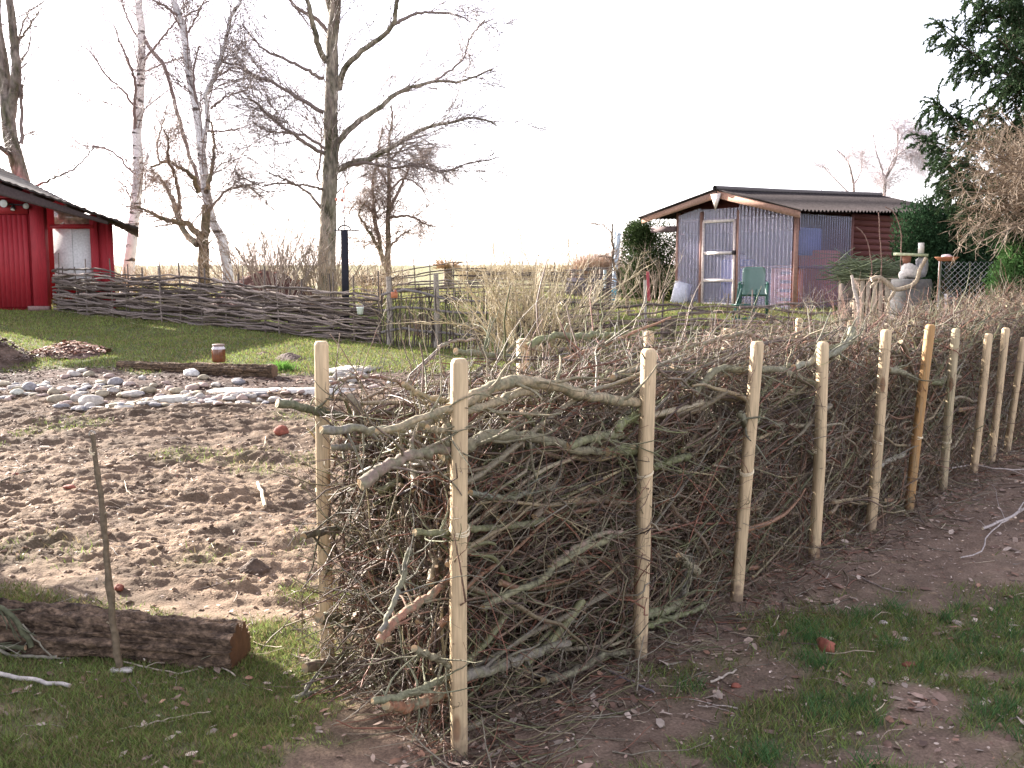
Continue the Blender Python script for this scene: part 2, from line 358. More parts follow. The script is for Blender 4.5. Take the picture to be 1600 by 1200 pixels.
# grass blades
def blades(pos, h, wdt, col, r=rng, lean=.95):
    n = len(pos); a = r.random(n)*2*math.pi; dx = np.stack([np.cos(a), np.sin(a), 0*a], 1)*wdt[:, None]/2
    b = r.random(n)*2*math.pi; ln = np.stack([np.cos(b), np.sin(b), 0*b], 1)*(h*lean*(.3+r.random(n)))[:, None]
    up = A3(0, 0, 1)*h[:, None]
    p0 = pos-dx; p1 = pos+dx; m0 = pos-dx*.8+up*.55+ln*.4; m1 = pos+dx*.8+up*.55+ln*.4; tp = pos+up+ln
    v = np.stack([p0, p1, m1, m0, tp], 1).reshape(-1, 3); i = np.arange(n)[:, None]*5
    return v, [i+np.array([[0, 1, 2, 3]]), i+np.array([[3, 2, 4]])], np.repeat(col, 5, 0)
def make_grass():
    mb = MB()
    def scatter(n, x0, x1, y0, y1, hm, wm, zone=None, thr=.15, c0=A3(.13, .175, .055)):
        Y = rng.uniform(y0, y1, n); X = rng.uniform(x0, x1, n)
        keep = (np.abs(X) < Y*.56+.5)
        g = grassmask(X, Y); keep &= g > rng.random(n)*.9+thr*.5
        if zone is not None: keep &= zone(X, Y)
        X = X[keep]; Y = Y[keep]; n = len(X)
        cl = fbm(X*3, Y*3, 3, 61)
        h = hm*(.4+.9*rng.random(n))*(.5+1.0*cl); wd = wm*(.6+.8*rng.random(n))
        k = rng.random(n)[:, None]; dry = (rng.random(n) < .34)[:, None]
        col = 1.2*c0*(.45+1.1*k)*(.7+.6*fbm(X*1.5, Y*1.5, 3, 71)[:, None])+A3(.03, .02, 0)*rng.random(n)[:, None]
        col = np.where(dry, A3(.24, .19, .10)*(.6+.7*k), col)
        v, f, c = blades(np.stack([X, Y, H(X, Y)-.003], 1), h, wd, col); mb.add(v, f, c)
    nr = lambda X, Y: Y < 6
    scatter(190000, -2.9, -.1, 2.3, 5.0, .027, .0035)
    scatter(210000, -.3, 4.2, 2.3, 7.0, .036, .004)
    scatter(60000, -6, 0, 4.5, 12.3, .04, .005, thr=.0)
    scatter(240000, -12, 6, 12.3, 21, .04, .010, c0=A3(.135, .175, .05))
    scatter(60000, -14, 16, 20, 34, .06, .03, c0=A3(.15, .17, .06))
    # standing tufts on the right foreground
    n = 420; X = rng.uniform(-.1, 3.2, n); Y = rng.uniform(2.5, 5.6, n); t, wdd = hedge_co(X, Y)
    ok = (wdd < -.35) & (grassmask(X, Y) > .35); X = X[ok]; Y = Y[ok]
    for x, y in zip(X, Y):
        k = rng.integers(25, 60); px = x+rng.normal(0, .03, k); py = y+rng.normal(0, .03, k)
        v, f, c = blades(np.stack([px, py, H(px, py)-.003], 1), rng.uniform(.03, .085, k), rng.uniform(.002, .004, k), A3(.07, .14, .05)*rng.uniform(.6, 1.5, (k, 1)), lean=1.1); mb.add(v, f, c)
    o = mb.build('grass', M['blade']); tag(o, 'short patchy green grass over the lawn and foreground', kind='stuff')
make_grass()

def flakes(X, Y, size, cols, lift=.006, r=rng):
    n = len(X); z = H(X, Y)+lift*r.random(n); a = r.random(n)*2*math.pi
    u = np.stack([np.cos(a), np.sin(a), r.normal(0, .25, n)], 1); v = np.stack([-np.sin(a), np.cos(a), r.normal(0, .25, n)], 1)
    s = size*(.5+r.random(n)); u = u*s[:, None]; v = v*(s*.6)[:, None]; c = np.stack([X, Y, z+.004], 1); up = A3(0, 0, 1)*(s*.3*r.random(n))[:, None]
    P = np.stack([c-u, c-u*.3-v*.8+up*.3, c+u*.5-v*.7+up, c+u, c+u*.4+v*.8+up*.8, c-u*.4+v*.7], 1).reshape(-1, 3); i = np.arange(n)[:, None]*6
    return P, [i+np.array([[0, 1, 2, 5]]), i+np.array([[2, 3, 4, 5]])], np.repeat(cols, 6, 0)
def twiglitter():
    r = np.random.default_rng(77); n = 2600; X = np.where(r.random(n) < .55, r.uniform(-6, 1.2, n), r.uniform(-.3, 5, n)); Y = r.uniform(2.4, 11.5, n); t, wd = hedge_co(X, Y); k = ((wd > .9) | (wd < 0)) & (np.abs(X) < Y*.56+.5); X = X[k]; Y = Y[k]; n = len(X)
    base = np.stack([X, Y, H(X, Y)+.008], 1); D = np.stack([r.normal(0, 1, n), r.normal(0, .8, n), r.normal(.05, .12, n)], 1)
    P = grow(base, D, .03+.22*r.random(n)**2.5, 6, .18, 0, r); P[..., 2] = np.maximum(np.minimum(P[..., 2], base[:, None, 2]+.03), H(P[..., 0], P[..., 1])+.003)
    R = (.0012+.0028*r.random(n)**2)[:, None]*np.linspace(1, .5, 6); pal = np.array([[.45, .36, .25], [.3, .22, .16], [.14, .1, .08], [.38, .32, .27]])
    o = MB().tubes(P, R, 4, pal[r.integers(0, 4, n)]*r.uniform(.7, 1.2, (n, 1))).build('twig_litter', M['twig']); tag(o, 'small broken twigs and straws strewn over the bare soil', kind='stuff')
twiglitter()
def make_litter():
    mb = MB(); pal = np.array([[.24, .16, .12], [.34, .25, .19], [.17, .10, .07], [.44, .35, .28], [.26, .14, .09]])
    def go(n, x0, x1, y0, y1, cond, size):
        X = rng.uniform(x0, x1, n); Y = rng.uniform(y0, y1, n); t, wd = hedge_co(X, Y); k = cond(X, Y, wd) & (np.abs(X) < Y*.6+.6); X = X[k]; Y = Y[k]
        c = pal[rng.integers(0, 5, len(X))]*rng.uniform(.6, 1.3, (len(X), 1)); mb.add(*flakes(X, Y, size, c))
    cl = lambda X, Y: fbm(X*2.5, Y*2.5, 3, 91)
    go(7500, -.4, 6, 2.4, 9.5, lambda X, Y, wd: (wd < .1) & (rng.random(len(X)) < .12+.88*sstep(.42, .65, cl(X, Y))), .023)
    go(26000, -.4, 6, 2.4, 9.5, lambda X, Y, wd: (wd < .3), .0065)
    go(700, -3, 0, 2.3, 4.6, lambda X, Y, wd: X < 0, .018)
    go(9000, -7, 4, 4.2, 12, lambda X, Y, wd: (wd > .3), .010)
    pal = pal*.6; go(5000, -8, 1, 11.3, 13.4, lambda X, Y, wd: (wd > .3), .022)
    o = mb.build('leaf_litter', M['leaf']); tag(o, 'scattered dry brown leaves and bark crumbs on the soil', kind='stuff')
    # small loose clods on the bed
    mb = MB(); n = 7000; X = rng.uniform(-6, 1.5, n); Y = rng.uniform(4.4, 11.4, n); t, wd = hedge_co(X, Y); k = (wd > .9) & (np.abs(X) < Y*.56+.5); X = X[k]; Y = Y[k]; n = len(X)
    s = .005+.018*rng.random(n)**3; oc = np.array([[1, 0, 0], [0, 1, 0], [-1, 0, 0], [0, -1, 0], [0, 0, 1], [0, 0, -1]], float)
    v = np.stack([X, Y, H(X, Y)], 1)[:, None]+(oc[None]+rng.normal(0, .25, (n, 6, 3)))*s[:, None, None]*A3(1.3, 1, .8)
    f = np.array([[0, 1, 4], [1, 2, 4], [2, 3, 4], [3, 0, 4], [1, 0, 5], [2, 1, 5], [3, 2, 5], [0, 3, 5]])
    c = np.repeat(A3(.20, .138, .095)*rng.uniform(.6, 1.3, (n, 1)), 6, 0)
    mb.add(v.reshape(-1, 3), (np.arange(n)[:, None, None]*6+f[None]).reshape(-1, 3), c)
    o = mb.build('soil_clods', M['stone']); tag(o, 'loose crumbs and clods of dug soil on the bed', kind='stuff')
make_litter()

# ------------------------------------------------------------------ hedge posts
def post_mesh(base, top, wdt, yaw, col, seed):
    base = np.asarray(base, float); top = np.asarray(top, float); d = top-base; L = np.linalg.norm(d)
    c = .17; h = .5
    ring = np.array([[-h+c, -h], [h-c, -h], [h, -h+c], [h, h-c], [h-c, h], [-h+c, h], [-h, h-c], [-h, -h+c]])*wdt
    cz, sz = math.cos(yaw), math.sin(yaw); ring = ring@np.array([[cz, sz], [-sz, cz]])
    lv = [0, .3, .6, L-.016, L-.004, L]; sc = [1, 1, 1, 1, .82, .62]; V = []
    r = np.random.default_rng(seed); bow = r.normal(0, .004, 2)
    for z, s in zip(lv, sc):
        q = base+d*(z/L); b = math.sin(z/L*3.14)
        V.append(np.column_stack([ring*s+q[:2]+bow*b, np.full(8, q[2])]))
    V = np.concatenate(V); n = 8; k = len(lv)
    f = np.array([[i*n+j, i*n+(j+1) % n, (i+1)*n+(j+1) % n, (i+1)*n+j] for i in range(k-1) for j in range(n)])
    mb = MB(); mb.add(V, [f, np.array([list(range((k-1)*n, k*n))])], col); return mb
def twine(mb, P, wdt, z, r):
    for q in range(r.integers(2, 4)):
        a = np.linspace(0, 2*math.pi, 17); t = r.normal(0, .08); dz = z+q*.006
        pts = np.stack([P[0]+wdt*.60*np.cos(a), P[1]+wdt*.60*np.sin(a), dz+.012*np.sin(a+t*9)+0*a], 1)
        mb.tubes(pts, np.full(17, .0030), 4, (.66, .56, .38))
pale = A3(.50, .375, .225)
ordn = ['nearest', 'second', 'third', 'fourth', 'fifth', 'sixth', 'seventh', 'eighth', 'ninth', 'tenth', 'eleventh', 'twelfth']
def hedge_post(tx, ty, bx, by, wdt, label, group, col, wd, yaw, tie=None, seed=1, zb=None):
    b = hp(bx, by, wd); b[2] = float(H(b[0], b[1]))
    d = ray(tx, ty); k = b[1]/d[1]; tp = A3(0, 0, CAMZ)+d*k
    r = np.random.default_rng(seed)
    dirn = tp-b; low = b-dirn*.06
    t = thing('fence_post', label, 'post', b, group)
    post_mesh(low, tp, wdt, yaw, col, seed).build('post_shaft', M['post'], t)
    if tie:
        mb = MB(); q = b+dirn*tie; twine(mb, q, wdt, q[2], r); mb.build('twine', M['plain'], t)
gn, gb = 'squared posts along the near side of the dead hedge', 'squared posts along the far side of the dead hedge'
near = [  # top x,y  bottom x,y  width  tie
 (718, 560, 718, 1192, .052, .57), (1014, 545, 999, 1041, .055, .60), (1184, 533, 1150, 955, .053, .50), (1286, 534, 1270, 898, .054, .50),
 (1385, 515, 1360, 825, .055, .45), (1454, 507, 1420, 795, .055, .4), (1494, 513, 1473, 765, .052, .3), (1545, 521, 1521, 735, .052, None),
 (1572, 512, 1549, 712, .052, None), (1600, 527, 1574, 695, .050, None), (1630, 510, 1605, 675, .05, None)]
LN = ['nearest squared post of the hedge with a twine tie, full height, grassy foot', 'tall pale post with a knot, second from the near corner of the hedge',
 'third post of the near row, leaning, with twine around its middle', 'fourth post of the near row, tied with pale twine', 'fifth post of the near row, pale and leaning right',
 'browner sixth post of the near row', 'grey-green seventh post of the near row, close behind the brown one', 'eighth post of the near row before the bend of bare soil',
 'ninth post of the near row, dappled by the sun', 'tenth post of the near row, at the right edge of the photo', 'eleventh post of the near row, just past the right edge']
for i, (a, b, c, d, wd_, tie) in enumerate(near):
    col = pale*(1, 1, 1) if i not in (5, 6) else (A3(.36, .205, .08) if i == 5 else A3(.38, .31, .19))
    hedge_post(a, b, c, d, wd_, LN[i], gn, col*rng.uniform(.92, 1.05), -.03, .25+.12*math.sin(i*2.3), tie, 10+i)
back = [(502, 533, 513, 1058, .057, .55), (817, 529, 822, 905, .056, None), (1014, 517, 1006, 815, .05, None), (1136, 513, 1128, 765, .05, None), (1249, 497, 1243, 708, .05, None),
 (1330, 500, 1324, 672, .05, None), (1410, 498, 1402, 640, .05, None), (1466, 495, 1460, 615, .05, None), (1510, 487, 1505, 598, .05, None), (1526, 480, 1524, 590, .05, None)]
LB = ['corner post at the left end of the hedge with twigs across it', 'post of the far row with only its rounded top above the brush', 'far row post showing just above and behind the second near post',
 'short pale post top among the twigs of the far row', 'pale post top of the far row below the glazed shed', 'post top of the far row under the bird ornament',
 'post top of the far row below the concrete ring', 'post top of the far row beside the brown post', 'taller post top of the far row below the wire mesh', 'last post top of the far row before the green bush']
for i, (a, b, c, d, wd_, tie) in enumerate(back):
    hedge_post(a, b, c, d, wd_, LB[i], gb, pale*rng.uniform(.95, 1.1), HW+.03, .2+.3*math.sin(i), tie, 40+i)

# ------------------------------------------------------------------ brushwood
PAL = np.array([[.115, .062, .045], [.165, .095, .068], [.21, .15, .09], [.125, .11, .052], [.075, .042, .034], [.20, .15, .115], [.17, .062, .04], [.13, .085, .06]])
PALB = np.array([[.145, .13, .068], [.21, .15, .095], [.13, .082, .055], [.22, .17, .12], [.18, .09, .055], [.16, .11, .075]])
def topf(t, wd):
    e = sstep(0, 2.2, t); return (1-e)*(1.08-.08*wd)+e*1.15+.10*(fbm(np.asarray(t)*1.5, np.asarray(wd)*3, 3, 4)-.5)
PAL = PAL*A3(.98, 1.12, 1.04); PALB = PALB*A3(1.0, 1.08, 1.0)
def brush():
    r = np.random.default_rng(11); mb = MB()
    def layer(n, Lm, *a_, pal=PAL, **k_): return layer_(pal, n, Lm, *a_, **k_)
    def layer_(pal, n, Lm, r0, K, S, spread, w0, w1, z0, z1, tpow=1.0, gnn=.10, tilt=0., t0=.0):
        t = t0+(HLEN-t0)*r.random(n)**tpow; wd = r.uniform(w0, w1, n); z = z0+(z1-z0)*r.random(n)
        z = z*topf(t, wd)/1.12
        sg = np.where(r.random(n) < .5, 1, -1)
        D = HD*sg[:, None]+HN*r.normal(0, .16, (n, 1))+A3(0, 0, 1)*(r.normal(tilt, spread, (n, 1))*sg[:, None])
        L = Lm*(.5+r.random(n)); D = norm(D)
        base = HA+HD*t[:, None]+HN*wd[:, None]+A3(0, 0, 1)*z[:, None]-D*L[:, None]*.5
        # keep ends inside
        P = grow(base, D, L, K, gnn, 0, r)
        R = (r0*(.6+.9*r.random(n)))[:, None]*np.linspace(1, .3, K)[None]
        tt = (P-HA)@HD; ww = (P-HA)@HN; ww2 = np.clip(ww, w0-.02, w1+.02); P = P+HN*(ww2-ww)[..., None]
        lim = .02+.26*ww2; short = np.minimum(tt-lim, 0); P = P-HD*short[..., None]*.88
        h = hb(P[..., 0], P[..., 1])
        P[..., 2] += h; P[..., 2] = np.maximum(P[..., 2], h+.01); tp_ = h+topf(tt, ww2)+.03; P[..., 2] = np.where(P[..., 2] > tp_, tp_+(P[..., 2]-tp_)*.3, P[..., 2])
        col = pal[r.integers(0, len(pal), n)]*r.uniform(.6, 1.4, (n, 1))
        mb.tubes(P, R, S, col, cap=(.48, .34, .2) if S > 4 else None); return P, R, col
    def sub(P, R, col, n, al, ang, K, gnn, rmin, S=3, up=0., tpow=None):
        Q, RR, idx = kids(P, R, n, .3, ang, K, gnn, 0, .05, .5, rmin, r, abslen=al, up=up)
        ww = (Q-HA)@HN; Q = Q+HN*(np.clip(ww, -.10, HW+.10)-ww)[..., None]
        h = hb(Q[..., 0], Q[..., 1]); Q[..., 2] = np.maximum(Q[..., 2], h+.005)
        tq = (Q-HA)@HD; Q = Q-HD*(np.minimum(tq-.22*np.clip(ww, 0, HW)+.10, 0)*.8)[..., None]; c = PAL[r.integers(0, 8, n)]*r.uniform(.6, 1.3, (n, 1)); mb.tubes(Q, RR, S, c); return Q, RR, c
    tp = 1.35
    PALD = PAL*.72
    a = layer(480, 1.3, .012, 14, 7, .22, .06, HW-.08, .02, 1.08, tp, .10, .13, pal=PALB)
    a0 = layer(170, .8, .012, 12, 8, .30, .02, .14, .05, 1.05, 1.3, .11, pal=PALB)
    b = layer(1700, 1.4, .0068, 10, 5, .26, .06, HW-.03, .0, 1.12, tp, .11, .12, pal=PALD)
    b2 = layer(1000, 1.2, .0055, 10, 5, .35, .05, .28, .0, 1.12, tp, .13)
    bc = layer(1300, .8, .006, 7, 4, .5, .25, .65, .0, 1.0, tp, .16, pal=PALD); sub(*bc, 4500, .3, .9, 6, .2, .002)
    c1 = sub(*a, 2600, .55, .8, 7, .2, .0022, 4)
    c2 = sub(*b, 10500, .42, .8, 7, .22, .0016)
    c3 = sub(*b2, 9000, .38, .9, 7, .24, .0015)
    sub(*c2, 9000, .18, .8, 5, .25, .0011)
    sub(*c3, 13000, .17, .8, 5, .25, .0011)
    # loose upright ends along the top
    n = 1900; t = .2+(HLEN-.2)*r.random(n)**1.05; wd = r.uniform(0, HW, n); base = HA+HD*t[:, None]+HN*wd[:, None]
    base[:, 2] = hb(base[:, 0], base[:, 1])+topf(t, wd)-r.uniform(.0, .2, n)
    D = HD*r.normal(0, .6, (n, 1))+HN*r.normal(0, .4, (n, 1))+A3(0, 0, 1)*r.uniform(.25, 1.2, (n, 1))
    P = grow(base, D, r.uniform(.08, .30, n), 6, .2, 0, r); R = r.uniform(.0015, .0038, n)[:, None]*np.linspace(1, .45, 6)
    cc = PAL[r.integers(0, 8, n)]*r.uniform(1.0, 1.6, (n, 1)); mb.tubes(P, R, 4, cc, cap=(.45, .35, .22))
    sub(P, R, cc, 2500, .14, .7, 5, .2, .001, 3, .2)
    # twigs spilling out at the near end
    n = 430; we = r.uniform(.05, HW, (n, 1)); base = HA+HD*(r.uniform(.05, .35, (n, 1))+.2*we)+HN*we; base[:, 2] = r.uniform(0, 1, n)**1.8*1.0+.02
    D = -HD*r.uniform(.5, 1, (n, 1))+HN*r.normal(.15, .35, (n, 1))+A3(0, 0, 1)*r.normal(-.05, .35, (n, 1))
    P = grow(base, D, r.uniform(.2, .5, n), 8, .16, 0, r); P[..., 2] = np.maximum(P[..., 2], .01)
    R = (.0015+.0045*r.random(n)**3)[:, None]*np.linspace(1, .5, 8)
    cc = PAL[r.integers(0, 8, n)]*r.uniform(.8, 1.3, (n, 1)); mb.tubes(P, R, 5, cc, cap=(.5, .33, .18))
    sub(P, R, cc, 1500, .2, .7, 6, .25, .001)
    # a few thin ones across the front of the posts
    n = 420; t = HLEN*r.random(n)**1.4; base = HA+HD*t[:, None]-HN*r.uniform(.0, .09, (n, 1)); base[:, 2] = r.uniform(.03, .95, n)+hb(base[:, 0], base[:, 1])
    D = HD*np.where(r.random(n) < .5, 1, -1)[:, None]+A3(0, 0, 1)*r.normal(0, .5, (n, 1))+HN*r.normal(0.05, .1, (n, 1))
    P = grow(base, D, r.uniform(.15, .5, n), 8, .16, 0, r); R = r.uniform(.0012, .003, n)[:, None]*np.linspace(1, .4, 8)
    mb.tubes(P, R, 4, PAL[r.integers(0, 8, n)]*.8)
    # spill of fine debris at the foot
    n = 1500; t = -.2+(HLEN)*r.random(n)**1.5; base = HA+HD*t[:, None]-HN*(np.abs(r.normal(0, .19, (n, 1)))-.02); base[:, 2] = H(base[:, 0], base[:, 1])+.006
    D = HD*r.normal(0, 1, (n, 1))+HN*r.normal(0, .6, (n, 1))+A3(0, 0, .08)
    P = grow(base, D, r.uniform(.05, .35, n), 6, .15, 0, r); P[..., 2] = np.maximum(H(P[..., 0], P[..., 1])+.004, P[..., 2]-.02); R = r.uniform(.0012, .004, n)[:, None]*np.linspace(1, .5, 6)
    mb.tubes(P, R, 4, PAL[r.integers(0, 8, n)])
    o = mb.build('brushwood', M['twig'], smooth=True)
    tag(o, 'tangled mass of dead branches and twigs stacked between the posts', kind='stuff')
brush()

GR = A3(.15, .16, .07); TN = A3(.34, .27, .17); GY = A3(.22, .20, .165); RB = A3(.20, .10, .07); DK = A3(.10, .08, .055); OR = A3(.42, .17, .07)
BR = [ # path px, r0 px, r1 px, w, colour, label
 ([(700, 640), (732, 625), (757, 610), (795, 596), (820, 594), (850, 600), (877, 604), (907, 615), (935, 622), (1000, 630)], 11, 8, .0, TN*1.15, 'thickest pale tan branch arching over the hedge behind the nearest post'),
 ([(590, 673), (620, 666), (670, 649), (702, 641), (732, 640), (770, 630), (802, 617), (837, 607)], 5, 7, -.01, TN*1.15, 'smooth tan branch just below the arched one with a cut tip at left'),
 ([(502, 672), (545, 670), (595, 673), (645, 667), (690, 652)], 7, 6, .42, GY, 'grey-brown bough behind the corner post, under the tan branches'),
 ([(690, 712), (732, 695), (757, 683), (795, 680), (837, 684), (870, 691), (900, 703), (950, 706)], 10, 6, .06, A3(.23, .20, .13), 'long greenish bough curving right from the nearest post'),
 ([(888, 698), (920, 686), (950, 681), (970, 679)], 6, 7, .05, A3(.21, .21, .11), 'mossy side bough ending at the pale bent stub near the second post'),
 ([(967, 676), (968, 664), (985, 654), (1005, 643)], 7, 6, .03, A3(.24, .26, .11), 'bent yellow-green stub against the second post'),
 ([(946, 706), (970, 702), (990, 704), (1010, 706)], 8, 7, .0, GR, 'short green branch with a round cut end left of the second post'),
 ([(563, 757), (595, 735), (632, 716), (670, 706), (706, 699)], 11, 7, .05, A3(.26, .19, .15), 'thick sawn branch pointing down left beside the nearest post'),
 ([(517, 700), (545, 700), (582, 697), (637, 692), (660, 684)], 5.5, 5, .6, GY, 'grey branch with a pale cut end right of the corner post'),
 ([(433, 630), (457, 634), (495, 643), (532, 652), (562, 661)], 7, 5, .9, A3(.13, .14, .08), 'dark green branch with an orange sawn end sticking out left of the corner post'),
 ([(668, 668), (688, 673), (699, 664), (694, 654), (685, 647)], 5, 4, .0, TN, 'hooked tan stub left of the nearest post'),
 ([(701, 662), (700, 690), (697, 718)], 5, 4, .0, A3(.25, .23, .15), 'short upright stick against the left side of the nearest post'),
 ([(630, 600), (645, 610), (670, 621), (704, 627)], 4.5, 5, .3, TN, 'straight tan stick with a pale cut tip above the tan branches'),
 ([(515, 601), (545, 590), (582, 590), (615, 595), (634, 603)], 2.5, 2.5, .5, RB, 'thin brown shoot arching from the corner post'),
 ([(824, 543), (840, 532), (865, 525), (895, 526), (940, 524), (1000, 521)], 6, 4, .7, A3(.20, .21, .10), 'mossy branch with a white cut end on top of the hedge'),
 ([(712, 549), (740, 552), (780, 557), (815, 563)], 5, 4, .85, A3(.19, .20, .11), 'short mossy stick with a white end lying beyond the hedge top'),
 ([(630, 600), (655, 575), (675, 557), (700, 536), (748, 530)], 4, 1.6, .95, A3(.36, .26, .2), 'thin pink-brown forked shoot above the hedge left of the mossy stick'),
 ([(593, 1002), (615, 973), (638, 953), (667, 934), (689, 917), (704, 902)], 8, 6, .08, A3(.34, .17, .11), 'branch with peeling orange bark low beside the nearest post'),
 ([(593, 988), (610, 953), (624, 917), (633, 883), (640, 855)], 4.5, 4.5, .05, GY, 'grey stick standing steeply beside the peeling orange branch'),
 ([(499, 965), (525, 965), (567, 965), (600, 952)], 9, 5, .8, A3(.19, .17, .10), 'stout stub with a sawn end right at the middle of the corner post'),
 ([(476, 1044), (511, 1036), (553, 1036), (600, 1030)], 9, 7, .8, A3(.14, .09, .06), 'dark branch with an orange end at the foot of the corner post'),
 ([(647, 1013), (672, 1025), (695, 1036), (708, 1043)], 6, 5, .02, A3(.22, .19, .12), 'short cut branch pointing up left toward the foot of the nearest post'),
 ([(706, 1067), (732, 1056), (766, 1045), (808, 1031), (851, 1013), (890, 1003)], 11, 6, .05, A3(.24, .21, .17), 'thick grey bough rising right from the foot of the nearest post'),
 ([(582, 1096), (638, 1084), (703, 1057)], 6, 6, .06, A3(.20, .20, .12), 'greenish branch low on the left of the nearest post'),
 ([(603, 1102), (640, 1103), (690, 1083)], 9, 8, .03, A3(.28, .13, .07), 'broken red-brown log end near the ground left of the nearest post'),
 ([(754, 950), (794, 928), (837, 911), (865, 886), (905, 862), (960, 835)], 6, 5, .03, A3(.28, .26, .15), 'pale green branch rising right through the middle of the first bay'),
 ([(860, 887), (887, 863), (915, 847), (942, 833), (972, 833)], 5, 4, .0, A3(.30, .21, .16), 'pinkish curved branch left of the second post'),
 ([(850, 1064), (890, 1052), (925, 1035), (950, 1022), (990, 1018)], 7, 5, .0, DK, 'dark branch lying at the foot of the first bay'),
 ([(1008, 960), (1040, 954), (1066, 937)], 8, 7, .06, A3(.20, .21, .11), 'mossy stump of a branch right of the second post foot'),
 ([(1008, 979), (1052, 965), (1100, 947)], 5, 4, .0, GR, 'mossy branch slanting up right of the second post foot'),
 ([(1089, 893), (1075, 882), (1060, 870)], 7, 6, .0, A3(.36, .30, .2), 'short pale stub with a bright sawn end before the third post'),
 ([(1067, 937), (1072, 897), (1078, 866)], 5, 4, .0, GY, 'upright grey stick left of the third post'),
 ([(1018, 731), (1045, 722), (1080, 711)], 6, 5, .02, GR, 'green branch right of the twine on the second post'),
 ([(1085, 617), (1100, 598), (1120, 577), (1150, 577), (1205, 577), (1228, 580), (1255, 594), (1278, 602)], 5.5, 5, .1, A3(.24, .22, .14), 'long greenish branch running behind the third and fourth posts'),
 ([(1240, 574), (1278, 562), (1312, 545), (1330, 527), (1331, 512)], 5, 6, .12, A3(.30, .29, .22), 'pale hooked branch turning up behind the fifth post'),
 ([(1156, 645), (1162, 655), (1170, 672)], 5, 7, -.03, A3(.24, .23, .16), 'short cut branch hanging down beside the third post'),
 ([(1388, 578), (1410, 582), (1428, 593), (1441, 603)], 5, 4, .0, A3(.25, .23, .15), 'knobbly branch between the fifth and sixth posts'),
 ([(1452, 597), (1470, 597), (1490, 593)], 4.5, 4, .0, GR, 'green branch between the sixth and seventh posts'),
 ([(1374, 727), (1392, 718), (1412, 710)], 4, 4, -.02, A3(.3, .27, .22), 'grey stick low between the fifth and sixth posts'),
 ([(457, 1096), (477, 1087), (505, 1083)], 7, 5, .75, GY, 'grey cut end poking out lowest at the left end of the hedge'),
 ([(474, 838), (510, 829), (560, 826)], 6, 5, .8, DK, 'dark branch end level with the middle of the corner post'),
 ([(648, 832), (690, 834), (740, 826), (800, 822), (850, 812)], 6, 5, .06, A3(.18, .18, .09), 'mossy branch passing behind the twine of the nearest post'),
 ([(735, 770), (790, 778), (838, 768)], 5, 4, .03, A3(.2, .2, .15), 'grey-green stick under the long greenish bough'),
 ([(1035, 548), (1080, 540), (1130, 528), (1170, 520), (1178, 536)], 3, 4, .5, A3(.34, .24, .17), 'smooth brown hooked shoot over the hedge top left of the third post'),
 ([(958, 590), (985, 580), (1020, 575)], 5, 5, .3, GY, 'grey branch piece on the hedge top left of the second post'),
 ([(1290, 545), (1340, 535), (1380, 550), (1430, 545), (1475, 528)], 3.5, 2.5, .4, A3(.2, .2, .1), 'green shoot waving over the hedge top between the fourth and sixth posts'),
]
def branches():
    r = np.random.default_rng(5)
    for i, (pts, a, b, wd, col, lab) in enumerate(BR):
        wd_ = wd if wd > .58 else min(wd, .0)-.0+.3*(wd-.0)*(wd > 0)-.005; W = np.array([hp(x, y, wd_+.015*math.sin(i+j*1.1)) for j, (x, y) in enumerate(pts)])
        K = 26; P = resample(W, K, .003, r)
        Rm = np.linspace(a, b, K)*P[:, 1]/F*(1+r.normal(0, .09, K)); col = np.asarray(col)*.8
        org = P[0].copy(); mb = MB(); mb.tubes(P, Rm, 10, np.tile(col, (1, 1)), cap=(.55, .36, .19))
        Q, RR, _ = kids(P[None], Rm[None], 7, .5, .9, 7, .18, 0, .1, .35, .0015, r, abslen=.28)
        mb.tubes(Q, RR, 5, np.tile(col*.8, (7, 1)))
        # cut side stubs
        Q, RR, _ = kids(P[None], Rm[None], 3, .5, .9, 3, .05, 0, .1, .55, .003, r, abslen=.04)
        mb.tubes(Q, RR, 6, np.tile(col, (3, 1)), cap=(.5, .36, .2))
        o = mb.build('branch', M['branchbark'], smooth=True, origin=org); tag(o, lab, 'branch', 'larger branches laid in the dead hedge')
branches()

# ------------------------------------------------------------------ sticks and stake on the ground
def stick(pts, r0, r1, col, lab, twigs=3, lift=.01, name='stick'):
    W = np.array([gp(x, y)+A3(0, 0, lift) for x, y in pts]); P = resample(W, 14, .003); Rm = np.linspace(r0, r1, 14)
    mb = MB(); mb.tubes(P, Rm, 7, col, cap=(.5, .42, .3))
    if twigs:
        Q, RR, _ = kids(P[None], Rm[None], twigs, .4, .6, 6, .15, 0, .2, .6, .0015); Q[..., 2] = np.maximum(Q[..., 2], H(Q[..., 0], Q[..., 1])+.003); mb.tubes(Q, RR, 5, col)
    o = mb.build(name, M['bark'], smooth=True, origin=P[0].copy()); tag(o, lab, 'stick', 'loose sticks on the ground')
LG = A3(.42, .38, .34)
stick([(-40, 1062), (40, 1070), (110, 1078)], .010, .008, LG, 'pale straight stick on the grass at the left edge', 0, .015)
stick([(70, 1010), (150, 1026), (220, 1030), (280, 1033), (320, 1048)], .006, .004, A3(.28, .27, .18), 'long crooked grey-green stick lying before the rotten log')
stick([(190, 1040), (280, 1052), (330, 1040), (370, 1058)], .004, .003, A3(.4, .34, .26), 'pale forked twig on the grass by the foot of the stake', 4)
stick([(185, 1140), (240, 1130), (300, 1115), (330, 1110)], .0025, .002, A3(.4, .34, .25), 'long thin straw-coloured twig lying on the left foreground grass', 2)
stick([(403, 758), (408, 775), (414, 795)], .012, .013, A3(.6, .5, .33), 'short bare peeled stick on the bed before the corner post', 0, .015)
